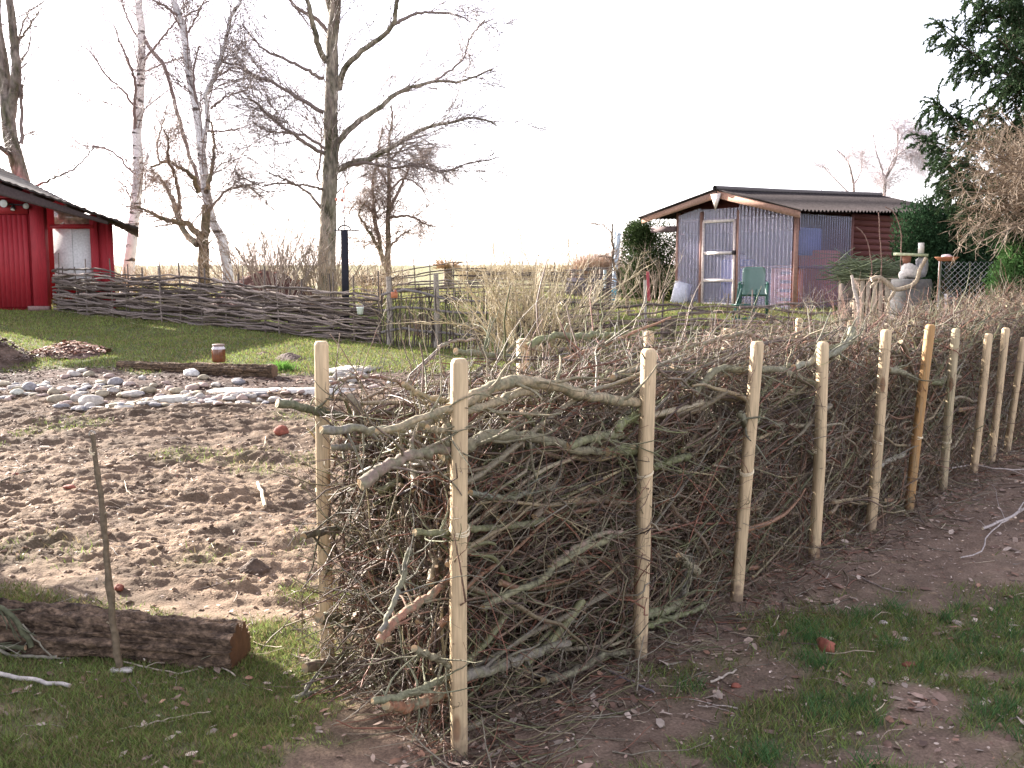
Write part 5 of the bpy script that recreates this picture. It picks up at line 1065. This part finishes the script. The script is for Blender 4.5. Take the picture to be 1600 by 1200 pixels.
# ------------------------------------------------------------------ brown glazed shed
def brownshed():
    O = A3(6.24, 22.0); d1 = A3(-.66, .75); d1 /= np.linalg.norm(d1); d2 = A3(.75, .66); d2 /= np.linalg.norm(d2)
    S = lambda t, s, z: A3(O[0]+d1[0]*t+d2[0]*s, O[1]+d1[1]*t+d2[1]*s, z)
    W, Ls, z0 = 3.3, 6.5, .80; ze = 2.93; rise = .035; RT = 1.80
    zr = lambda t, s: (3.50-(RT-t)*.255 if t < RT else 3.50-(t-RT)*.235)+rise*max(s, 0)
    g = thing('garden_shed', 'brown timber summer house with clear corrugated front and a dark corrugated roof', 'shed', S(0, 0, z0))
    brn = (.085, .030, .024); pink = (.30, .17, .13)
    bw = mat('brown_boards', (.10, .028, .022), .7, 3, .25, .006, 12, stretch=(.4, .4, 9)); 
    # roof sheets
    N = 420; ss = np.linspace(-.55, Ls+.4, N)
    rm_ = mat('roof_felt', (.032, .027, .027), .95, 6, .3, spec=.05)
    def sheet(ts, name, zoff=0.0):
        V = []
        for t_ in ts:
            z = np.array([zr(t_, s) for s in ss])+.022*np.sin(ss*2*math.pi/.15)+.05+zoff
            V.append(np.stack([O[0]+d1[0]*t_+d2[0]*ss, O[1]+d1[1]*t_+d2[1]*ss, z], 1))
        V = np.concatenate(V); m = len(V); V2 = V.copy(); V2[:, 2] -= .012; k = len(ts); idx = np.arange(m).reshape(k, N); q = np.stack([idx[:-1, :-1], idx[:-1, 1:], idx[1:, 1:], idx[1:, :-1]], 2).reshape(-1, 4)
        e = [np.array([[i, i+1, i+1+m, i+m] for i in range(N-1)]), np.array([[i+(k-1)*N, i+1+(k-1)*N, i+1+m+(k-1)*N, i+m+(k-1)*N] for i in range(N-1)])]
        e.append(np.array([[j*N, (j+1)*N, (j+1)*N+m, j*N+m] for j in range(k-1)]))
        MB().add(np.vstack([V, V2]), [np.vstack([q, q[:, ::-1]+m]+e)], (.05, .045, .045)).build(name, rm_, g)
    sheet([-.42, .6, RT], 'roof_sheet'); sheet([RT, 2.9, 4.1], 'roof_sheet')
    MB().tubes(np.array([S(RT, s, zr(RT, s)+.075) for s in (-.57, 2, Ls+.4)]), np.full(3, .06), 10, (.10, .085, .08)).build('ridge_cap', M['plain'], g, True)
    # barge boards and gable
    MB().prism([S(-.38, -.5, zr(-.38, 0)+.02), S(RT-.02, -.5, zr(RT, 0)+.02), S(RT-.02, -.5, zr(RT, 0)-.15), S(-.38, -.5, zr(-.38, 0)-.13)], (d2[0]*.04, d2[1]*.04, 0), (.36, .21, .15)).build('barge_board', M['wood'], g)
    MB().prism([S(RT+.02, -.5, zr(RT, 0)+.02), S(4.05, -.5, zr(4.05, 0)+.02), S(4.05, -.5, zr(4.05, 0)-.10), S(RT+.02, -.5, zr(RT, 0)-.15)], (d2[0]*.04, d2[1]*.04, 0), (.36, .22, .16)).build('barge_board', M['wood'], g)
    MB().prism([S(RT-.14, -.53, 3.46), S(RT+.14, -.53, 3.44), S(RT, -.53, 3.08)], (d2[0]*.03, d2[1]*.03, 0), (.72, .62, .55)).build('pendant', M['wood'], g)
    MB().prism([S(0, .10, ze-.35), S(RT, .10, ze-.35), S(3.3, .10, ze-.35), S(3.3, .10, zr(3.3, 0)), S(RT, .10, zr(RT, 0)), S(0, .10, zr(0, 0))], (d2[0]*.05, d2[1]*.05, 0), brn).build('gable_wall', bw, g)
    MB().bar(S(3.3, -.1, 2.72), S(4.05, -.1, 2.72), .1, .14, (.14, .10, .10)).build('bracket_beam', M['wood'], g)
    # walls: right side boards, rear, left
    mb = MB(); nb = 17
    for i in range(nb):
        za = z0-.2+(ze+.32-z0)*i/nb; zb = za+(ze+.32-z0)/nb-.008
        mb.prism([S(0, 2.32, za), S(0, Ls, za), S(0, Ls, zb), S(0, 2.32, zb)], (d1[0]*.05+.0, d1[1]*.05, 0), brn)
    mb.build('side_wall', bw, g)
    MB().prism([S(0, Ls, z0-.2), S(W, Ls, z0-.2), S(W, Ls, zr(W, Ls)-.02), S(RT, Ls, zr(RT, Ls)), S(.0, Ls, zr(0, Ls)-.02)], (d2[0]*.05, d2[1]*.05, 0), brn).build('rear_wall', bw, g)
    MB().prism([S(W, .1, z0-.2), S(W, Ls-.01, z0-.2), S(W, Ls-.01, zr(W, Ls)-.05), S(W, .1, zr(W, 0)-.05)], (d1[0]*.05, d1[1]*.05, 0), brn).build('left_wall', bw, g)
    MB().prism([S(0.06, 2.3, z0-.2), S(W-.02, 2.3, z0-.2), S(W-.02, 2.3, zr(W, 2)-.05), S(RT, 2.3, zr(RT, 2)-.02), S(.06, 2.3, zr(0, 2)-.04)], (d2[0]*.05, d2[1]*.05, 0), (.15, .065, .05)).build('inner_wall', M['wood'], g)
    MB().prism([S(0, 0, z0-.15), S(W, 0, z0-.15), S(W, 2.3, z0-.15), S(0, 2.3, z0-.15)], (0, 0, .2), (.2, .14, .11)).build('floor', M['wood'], g)
    # clear corrugated sheets
    m = bpy.data.materials.new('clear_corrugated'); m.use_nodes = True; tn = m.node_tree; L = tn.links; tn.nodes.remove(tn.nodes['Principled BSDF'])
    tr = tn.nodes.new('ShaderNodeBsdfTransparent'); tr.inputs[0].default_value = (.80, .76, .90, 1); gs = tn.nodes.new('ShaderNodeBsdfGlossy'); gs.inputs[0].default_value = (.85, .88, 1, 1); gs.inputs[1].default_value = .22
    df = tn.nodes.new('ShaderNodeBsdfDiffuse'); df.inputs[0].default_value = (.78, .76, .95, 1); tl = tn.nodes.new('ShaderNodeBsdfTranslucent'); tl.inputs[0].default_value = (.6, .6, .75, 1)
    a1 = tn.nodes.new('ShaderNodeMixShader'); a1.inputs[0].default_value = .30; L.new(df.outputs[0], a1.inputs[1]); L.new(tl.outputs[0], a1.inputs[2])
    a2 = tn.nodes.new('ShaderNodeMixShader'); a2.inputs[0].default_value = .4; L.new(a1.outputs[0], a2.inputs[1]); L.new(gs.outputs[0], a2.inputs[2])
    a3 = tn.nodes.new('ShaderNodeMixShader'); a3.inputs[0].default_value = .38; L.new(tr.outputs[0], a3.inputs[1]); L.new(a2.outputs[0], a3.inputs[2]); L.new(a3.outputs[0], tn.nodes['Material Output'].inputs[0])
    m2 = m.copy(); m2.name = 'clear_corrugated_side'; m2.node_tree.nodes[a3.name].inputs[0].default_value = .17
    def clear(f, u0, u1, zt, name, off, zb=z0-.05, m=m):
        n = int((u1-u0)/.0095); u = np.linspace(u0, u1, n); dep = off+.022*np.sin(u*2*math.pi/.10); V = []
        for j, fr in enumerate((0, .5, 1)): V.append(np.array([f(uu, dd, zb+(zt(uu)-zb)*fr) for uu, dd in zip(u, dep)]))
        V = np.concatenate(V); idx = np.arange(3*n).reshape(3, n); q = np.stack([idx[:-1, :-1], idx[:-1, 1:], idx[1:, 1:], idx[1:, :-1]], 2).reshape(-1, 4); MB().add(V, q).build(name, m, g, True)
    fr_ = lambda u, d, z: S(u, d, z); sd_ = lambda u, d, z: S(d, u, z)
    clear(fr_, .06, 1.48, lambda u: zr(u, 0)-.06-.03*(int(u*7) % 2), 'clear_sheet', -.035)
    clear(fr_, 2.62, 3.26, lambda u: zr(u, 0)-.12, 'clear_sheet', -.035)
    clear(fr_, 1.52, 2.60, lambda u: min(zr(u, 0)-.12, 3.15), 'clear_sheet', -.04, zb=2.88)
    clear(sd_, .06, 2.26, lambda u: ze+.02, 'clear_sheet', -.035, m=m2)
    # door
    dr = MB(); xs0, xs1, zt = 1.60, 2.50, 2.86
    for q in (xs0, xs1): dr.bar(S(q, -.05, z0), S(q, -.05, zt), .05, .07, (.68, .58, .52))
    for z in (z0+.12, 1.48, 2.12, zt): dr.bar(S(xs0, -.05, z), S(xs1, -.05, z), .045, .065, (.74, .66, .60))
    do = dr.build('door_frame', M['wood'], g)
    clear(fr_, xs0+.03, xs1-.03, lambda u: zt-.03, 'door_sheet', -.022)
    MB().box(S(xs0-.02, -.10, 2.12), (.08, .06, .10), .8, (.06, .05, .05)).build('door_lock', M['plain'], g)
    for (t_, s_) in ((0, -.005), (W, -.005), (0, 2.28), (1.52, -.01), (2.58, -.01)):
        MB().bar(S(t_, s_, z0-.2), S(t_, s_, min(zr(t_, 0)-.02, 3.1)), .09, .10, pink if (t_, s_) != (0, 2.28) else (.14, .06, .05)).build('frame_post', M['wood'], g)
    for (a, b) in (((0.05, .03, 1.78), (1.48, .03, 1.78)), ((0.05, .03, ze-.02), (3.25, .03, ze-.02))): MB().bar(S(*a), S(*b), .05, .05, (.2, .10, .08)).build('rail', M['wood'], g)
    MB().bar(S(.03, .06, 1.78), S(.03, 2.24, 1.78), .05, .06, (.2, .09, .07)).build('rail', M['wood'], g)
    # things inside
    c = S(.42, .32, z0+.06); t = thing('crate', 'orange wooden shelf crate standing inside the front right corner of the glazed shed', 'crate', c); mb = MB()
    oc = (.62, .20, .06)
    ang = math.atan2(d1[1], d1[0])
    for k in range(5): mb.box(S(.42, .30, z0+.15+.2*k), (.62, .03, .13), ang, oc)
    for q in (.13, .71): mb.box(S(q, .33, z0+.52), (.05, .3, .95), ang, oc)
    mb.build('boards', M['wood'], t)
    def bx(nm, lab, tt, s, z, size, col):
        c_ = S(tt, s, z); mb = MB(); mb.box(c_, size, ang, col); mb.box(c_+A3(0, 0, size[2]/2+.01), (size[0]*.96, size[1]*.96, .02), ang, np.asarray(col)*1.2); tag(mb.build(nm, M['plain'], origin=c_), lab, nm.replace('_', ' '))
    bx('blue_bin', 'blue box behind the door of the glazed shed', 2.1, .8, 1.5, (.6, .5, .9), (.08, .14, .42))
    bx('storage_box', 'grey-white bundle lying on the blue box in the glazed shed', 2.15, .75, 2.02, (.45, .3, .1), (.6, .6, .62))
    bx('cupboard', 'orange-brown cupboard against the side window of the glazed shed', .5, 1.6, 1.5, (.7, 1.0, 1.3), (.40, .14, .07))
    bx('blue_sheet', 'blue-grey board standing at the side window of the glazed shed', .3, 1.0, 2.35, (.06, .9, .6), (.12, .17, .30))
    # white board leaning outside left of door
    c_ = S(2.95, -.14, z0+.35); tag(MB().bar(S(3.1, -.22, z0), S(3.02, -.10, z0+.62), .42, .03, (.66, .66, .70)).build('board', M['plain'], origin=c_), 'white board leaning against the left front of the glazed shed', 'board')
    # aerial
    c_ = S(2.0, 4.2, 3.6); tag(MB().tubes(np.array([c_, c_+A3(0, 0, 1.0)]), np.array([.012, .006]), 5, (.3, .3, .32)).box(c_+A3(0, 0, .02), (.05, .05, .05)).build('aerial', M['plain'], origin=c_), 'thin aerial mast standing behind the roof ridge', 'aerial')
brownshed()

def chair():
    b = gY(1178, 19.6); t = thing('garden_chair', 'green plastic garden chair before the glazed shed, back coloured as if sunlit', 'chair', b)
    gc = mat('green_plastic', (.012, .07, .045), .3, 5, .1, spec=.5); gl_ = mat('sunlit_green_plastic', (.11, .18, .14), .25, 45, .3, spec=.5)  # paler copy for the backrest, sunlight put into its colour
    sc = 1.08; a = -.25; cz, sz = math.cos(a), math.sin(a)
    Q = lambda x, y, z: b+A3((x*cz-y*sz)*sc, (x*sz+y*cz)*sc, z*sc)
    MB().prism([Q(-.23, -.22, .42), Q(.23, -.22, .42), Q(.22, .2, .40), Q(-.22, .2, .40)], (0, 0, .03)).build('seat', gc, t)
    n = 9; V = []
    for j, (z, yy, wd) in enumerate([(.42, .2, .20), (.62, .24, .20), (.80, .29, .205), (.90, .31, .20), (.94, .32, .15)]):
        for i in range(n): u = -1+2*i/(n-1); V.append(Q(u*wd, yy-.04*(1-u*u)*-1, z))
    V = np.array(V); V2 = V+A3(0, .018, 0); m = len(V); idx = np.arange(m).reshape(5, n); q = np.stack([idx[:-1, :-1], idx[:-1, 1:], idx[1:, 1:], idx[1:, :-1]], 2).reshape(-1, 4)
    e = [[idx[k, 0], idx[k+1, 0], idx[k+1, 0]+m, idx[k, 0]+m] for k in range(4)]+[[idx[k, -1], idx[k+1, -1], idx[k+1, -1]+m, idx[k, -1]+m] for k in range(4)]+[[idx[-1, i], idx[-1, i+1], idx[-1, i+1]+m, idx[-1, i]+m] for i in range(n-1)]
    MB().add(np.vstack([V, V2]), [np.vstack([q, q[:, ::-1]+m, np.array(e)])]).build('backrest', gl_, t, True)
    for sx in (-1, 1):
        MB().bar(Q(.25*sx, -.20, .63), Q(.23*sx, .26, .66), .05, .025).build('armrest', gc, t)
        MB().bar(Q(.24*sx, -.22, 0), Q(.25*sx, -.18, .63), .04, .04).build('leg', gc, t)
        MB().bar(Q(.25*sx, .34, 0), Q(.22*sx, .24, .62), .04, .04).build('leg', gc, t)
    o = gY(1150, 19.2); t = thing('garden_chair', 'low folded green chair frame left of the sunlit plastic chair', 'chair', o)
    for k, (dx, h) in enumerate(((0, .62), (.35, .6))):
        MB().bar(o+A3(dx, 0, 0), o+A3(dx+.12, .3, h), .03, .03).build('leg', gc, t); MB().bar(o+A3(dx, .3, 0), o+A3(dx+.12, 0, h), .03, .03).build('leg', gc, t)
    MB().bar(o+A3(0, .15, .30), o+A3(.4, .15, .30), .38, .03).build('seat', gc, t); MB().bar(o+A3(-.05, .0, .02), o+A3(.4, .0, .05), .05, .05).build('crossbar', gc, t)
chair()
# stump beside chair
c = gY(1047, 16.5); tag(MB().lathe([(0, -.1), (.13, -.1), (.12, .3), (.115, .33), (0, .335)], c, 16, (.26, .2, .16)).build('tree_stump', M['treebark'], origin=c), 'short stump behind the low wattle fence left of the shed door', 'stump')

# ------------------------------------------------------------------ blue poles, sapling, posts on middle right
def pole(x0, y0, x1, y1, Y, r, col, lab, name='pole', cat='pole', g=None):
    a = at(x0, y0, Y); b = at(x1, y1, Y); t = tag(MB().tubes(resample([a, b], 8), np.full(8, r), 10, col, cap=np.asarray(col)*.7).build(name, M['shiny'], smooth=True, origin=b), lab, cat, g)
pole(967, 364, 957, 470, 24, .055, (.55, .65, .72), 'pale blue-grey tube standing tallest left of the evergreen', g='bundle of standing tubes')
pole(962, 362, 955, 470, 24.2, .03, (.6, .68, .70), 'thin pale tube touching the tallest tube', g='bundle of standing tubes')
pole(960, 452, 956, 470, 23.8, .075, (.03, .33, .45), 'turquoise sleeve at the foot of the tubes', 'pole_sleeve', 'sleeve')
pole(945, 420, 946, 450, 26, .04, (.5, .58, .62), 'short grey-blue tube left of the tall ones')
pole(1012, 424, 1014, 470, 18.5, .03, (.36, .05, .06), 'dark red pole before the evergreen bush')
pole(1008, 438, 1009, 545, 14.1, .022, (.35, .33, .28), 'grey stake standing before the red pole')
tree('sapling', 'thin crooked sapling left of the evergreen bush', 'tree', 20,
 [([(985, 480), (975, 450), (962, 425), (957, 400), (958, 375), (957, 350)], 3.6, 1), ([(958, 372), (950, 358), (935, 350), (922, 348)], 1.2, .5), ([(957, 405), (945, 400), (935, 400)], 1, .5)], M['treebark'], A3(.26, .18, .12), 22, 14, 60, 150, .5, .3, .2, .15, 0, .7, .003, rotd=.3)
pole(933, 440, 927, 480, 20, .04, (.42, .36, .28), 'leaning pale stake before the dark wall', 'stake', 'stake')
# dark low wall / tarp with posts
a = gY(885, 27); b = gY(975, 27); t = thing('low_wall', 'dark grey low wall with stakes behind it on the far lawn', 'wall', (a+b)/2)
MB().prism([a-A3(0, 0, .1), b-A3(0, 0, .1), b+A3(0, 0, .50), a+A3(0, 0, .48)], (0, .2, 0), (.10, .085, .10)).build('panel', M['concrete'], t)
for x in (896, 909, 930, 940):
    q = gY(x, 27.4); MB().tubes(np.array([q, q+A3(0, 0, .72)]), np.array([.07, .06]), 8, (.22, .17, .14), cap=(.3, .25, .2)).build('stake', M['bark'], t)
# ------------------------------------------------------------------ right corner: ring, ornament, mesh fence
def corner():
    c = gY(1424, 13.0); top = Zat(1424, 436, 13.0)
    t = thing('concrete_ring', 'grey weathered upright concrete drum behind the hedge', 'drum', c)
    R = 30*13.0/F; hgt = top-c[2]
    MB().lathe([(0, -.05), (R, -.05), (R*1.0, hgt*.5), (R*.98, hgt-.02), (R*.95, hgt), (0, hgt)], c, 32, (.13, .128, .12)).build('drum', M['concrete'], t)
    MB().lathe([(R*1.0, hgt-.12), (R*1.03, hgt-.10), (R*1.03, hgt-.06), (R*.99, hgt-.04)], c, 32, (.12, .115, .11)).build('band', M['concrete'], t)
    T0 = A3(c[0], c[1], top)
    o = thing('ornament', 'white stone and pot ornament with a green plank standing on the grey drum', 'ornament', T0)
    rockmesh(T0+A3(-.02, -.02, .10), (.13, .11, .13), 3, col=(.60, .57, .52)).build('white_stone', M['stone'], o)
    rockmesh(T0+A3(.12, 0, .16), (.085, .09, .17), 4, col=(.34, .34, .35)).build('white_stone', M['stone'], o)
    rockmesh(T0+A3(-.12, -.03, .05), (.07, .07, .06), 5, col=(.7, .66, .6)).build('white_stone', M['stone'], o)
    MB().lathe([(0, .20), (.045, .20), (.06, .30), (0, .30)], T0+A3(-.07, 0, 0), 16, (.24, .11, .07)).build('clay_pot', M['plain'], o)
    a = at(1399, 397, 13.0); b = at(1447, 399, 13.0); MB().bar(a, b, .14, .035, (.50, .54, .34)).build('plank', M['wood'], o)
    q = at(1439, 396, 13.0); MB().lathe([(0, 0), (.037, 0), (.037, .135), (.03, .137), (0, .12)], q, 18, (.66, .62, .56)).build('pipe', M['plain'], o, True)
    dw = MB(); Y = 12.75
    dl = [([(1361, 437), (1372, 434), (1385, 440), (1398, 452), (1418, 448), (1432, 440), (1436, 425), (1447, 403)], 4.5, 3.5), ([(1398, 452), (1392, 470), (1390, 490), (1382, 497)][:3]+[(1380, 464)], 3, 3), ([(1360, 448), (1372, 440), (1384, 437)], 3, 2), ([(1400, 450), (1394, 462), (1385, 470), (1380, 464)], 3.5, 2.5)]
    for pts, a_, b_ in (dl[0], dl[2], dl[3]): P = resample([at(x, y, Y) for x, y in pts], 18, .003); dw.tubes(P, np.linspace(a_, b_, 18)*Y/F*.85, 8, (.36, .30, .21), cap=(.6, .5, .4))
    g0 = at(1398, 452, Y); tag(dw.build('driftwood', M['bark'], smooth=True, origin=g0), 'forked pale driftwood branch fixed to the front of the drum', 'driftwood')
    P = resample([at(1331, 430, 12.7), at(1335, 455, 12.7), at(1342, 480, 12.7), at(1341, 500, 12.7), gY(1341, 12.7)], 16, .004); tag(MB().tubes(P, np.linspace(.018, .035, 16), 8, (.42, .38, .33), cap=(.5, .45, .35)).build('dead_stem', M['bark'], smooth=True, origin=P[-1]), 'bare grey stem standing up behind the hedge left of the crate', 'stem')
    # dish on rod
    q = at(1479, 408, 12.4); d = thing('bird_dish', 'terracotta saucer with a stone in it on a thin rusty rod', 'bird bath', gY(1466, 12.4))
    MB().lathe([(0, 0), (.09, 0), (.14, .045), (.145, .05), (.13, .05), (.09, .015), (0, .015)], q, 24, (.50, .22, .12)).build('saucer', M['plain'], d, True)
    rd = gY(1461, 12.4); MB().tubes(np.array([rd, q-A3(.08, 0, 0)]), np.array([.009, .008]), 6, (.25, .15, .1)).build('rod', M['plain'], d)
    o = rockmesh(q+A3(0, 0, .05), (.07, .06, .035), 8, col=(.5, .42, .42)).build('stone', M['stone'], origin=q); tag(o, 'pinkish stone resting in the terracotta saucer', 'stone')
    # mesh fence
    Yf = 14.2; x0, x1 = 1470, 1640; A = at(x0, 409, Yf); B = at(x1, 409, Yf); zt = A[2]; zb = float(hb(A[0], A[1]))
    m = thing('wire_fence', 'galvanised chain link fence of diamond mesh before the dark conifers', 'fence', A3(A[0], Yf, zb)); mb = MB(); hgt = zt-zb; cell = .082
    n = int((B[0]-A[0]+hgt)/cell)
    for k in range(n):
        for sg in (1, -1):
            xa = A[0]+k*cell-(hgt if sg == 1 else 0); K = int(hgt/cell*2)+1; zz = np.linspace(0, hgt, K); xx = xa+zz if sg == 1 else xa+hgt-zz-hgt+zz*0+0
            if sg == -1: xx = A[0]+k*cell-zz
            P = np.stack([xx, np.full(K, Yf)+.006*sg*np.where(np.arange(K) % 2, 1, -1), zb+zz], 1); P = P[(P[:, 0] >= A[0]) & (P[:, 0] <= B[0])]
            if len(P) > 1: mb.tubes(P, np.full(len(P), .0028), 4, (.33, .36, .38))
    mb.build('mesh', M['metal'], m)
    for x in (A[0], (A[0]+B[0])/2+.2): MB().tubes(np.array([[x, Yf+.02, zb-.1], [x, Yf+.02, zt+.03]]), np.full(2, .022), 8, (.2, .2, .2)).build('post', M['metal'], m, True)
    MB().box((at(1488, 430, 14.6)[0], 14.6, zb+.45), (.16, .1, .95), .1, (.05, .045, .055)).build('board', M['wood'], m)
    # brown planter / pallet crate with brush on top
    c0 = gY(1368, 15.5); pz = Zat(1368, 436, 15.5); P0 = thing('pallet_crate', 'pale slatted pallet crate beside the brown shed wall', 'crate', c0); xa, xb = at(1332, 436, 15.5)[0], at(1402, 436, 15.5)[0]
    for k, x in enumerate(np.linspace(xa+.06, xb-.05, 7)): MB().box((x, 15.5, (c0[2]+pz)/2), (.075, .02, pz-c0[2]-.04), 0, (.52, .42, .30)).build('slat', M['wood'], P0)
    MB().bar((xa, 15.52, pz), (xb, 15.52, pz), .09, .03, (.60, .50, .36)).build('top_rail', M['wood'], P0); MB().bar((xa, 15.54, pz-.4), (xb, 15.54, pz-.4), .02, .08, (.5, .4, .28)).build('cross_rail', M['wood'], P0)
    MB().box(((xa+xb)/2, 15.95, (c0[2]+pz)/2-.02), (xb-xa-.1, .7, pz-c0[2]-.06), 0, (.05, .035, .025)).build('contents', M['wood'], P0)
    r = np.random.default_rng(3); n = 260; base = np.column_stack([r.uniform(xa-.1, xb, n), r.uniform(15.5, 16.2, n), pz+.02+r.random(n)**1.5*.26]); D = np.column_stack([r.choice([-1, 1], n), r.normal(0, .4, n), r.normal(0, .25, n)])
    P = grow(base-D*.3, D, r.uniform(.4, .8, n), 7, .12, 0, r); tag(MB().tubes(P, np.full((n, 7), .008)*np.linspace(1, .5, 7), 4, A3(.10, .12, .06)*r.uniform(.7, 1.6, (n, 1))).build('brush_bundle', M['twig'], origin=A3((xa+xb)/2, 15.8, pz)), 'loose bundle of mossy twigs lying on the pallet crate', 'brush')
    for (pts, lab) in (([(1375, 540), (1380, 470), (1377, 425), (1376, 385), (1373, 332)], 'straight dark thorny cane behind the drum reaching to the eave'), ([(1404, 500), (1408, 400), (1408, 360), (1398, 335), (1384, 322)], 'long arching cane curving left in front of the eave'), ([(1352, 520), (1361, 440), (1360, 400), (1352, 370), (1338, 354)], 'curved cane with a pale tip in front of the brown wall')):
        P = resample([at(x, y, 13.4) for x, y in pts], 18, .004); tag(MB().tubes(P, np.linspace(.008, .007, 18), 6, (.22, .14, .11)).build('bramble_cane', M['bark'], origin=P[0]), lab, 'cane', 'canes before the brown wall')
corner()
# distant roof right
a = at(1400, 335, 33); b = at(1520, 337, 33); t = thing('distant_building', 'low building with a flat brown roof behind the conifer hedge', 'building', A3(a[0], 33, 1.1))
MB().prism([(a[0], 33, 1.0), (b[0], 33, 1.0), (b[0], 33, a[2]-.02), (a[0], 33, a[2]-.02)], (0, 4, 0), (.12, .08, .07)).build('wall', M['wood'], t)
MB().prism([(a[0]-.4, 32.6, a[2]), (b[0]+.5, 32.6, a[2]), (b[0]+.5, 35, a[2]+.32), (a[0]-.4, 35, a[2]+.34)], (0, 0, .06), (.17, .135, .125)).build('roof', M['wood'], t)
# left edge: mossy branch pile by the log
def pile():
    r = np.random.default_rng(8)
    for i, (pts, rr, lab) in enumerate([([(-60, 930), (10, 955), (35, 985), (48, 1008)], .012, 'mossy green branch leaning down at the left edge over the log'), ([(-60, 1018), (0, 1010), (40, 1012)], .011, 'mossy branch with a cut end lying at the left edge'), ([(-40, 985), (10, 1020), (30, 1040), (90, 1045)], .008, 'bent grey branch on the grass at the left edge'), ([(35, 975), (60, 1005), (85, 1030), (110, 1052)], .004, 'thin dark twig before the left part of the log')]):
        W = []
        for j, (x, y) in enumerate(pts):
            q = gp(x, 1030); q = at(x, y, 3.98); q[2] = max(q[2], float(H(q[0], q[1]))+.01); W.append(q)
        P = resample(W, 14, .003, r); R = np.linspace(rr*.8, rr, 14); col = A3(.085, .088, .05) if i < 2 else A3(.22, .2, .15); mb = MB(); mb.tubes(P, R, 8, col, cap=(.5, .33, .2)); Q, RR, _ = kids(P[None], R[None], 5, .4, .8, 6, .15, 0, .1, .5, .002, r); mb.tubes(Q, RR, 5, col)
        tag(mb.build('branch', M['bark'], smooth=True, origin=P[-1]), lab, 'branch', 'branches lying by the log')
pile()
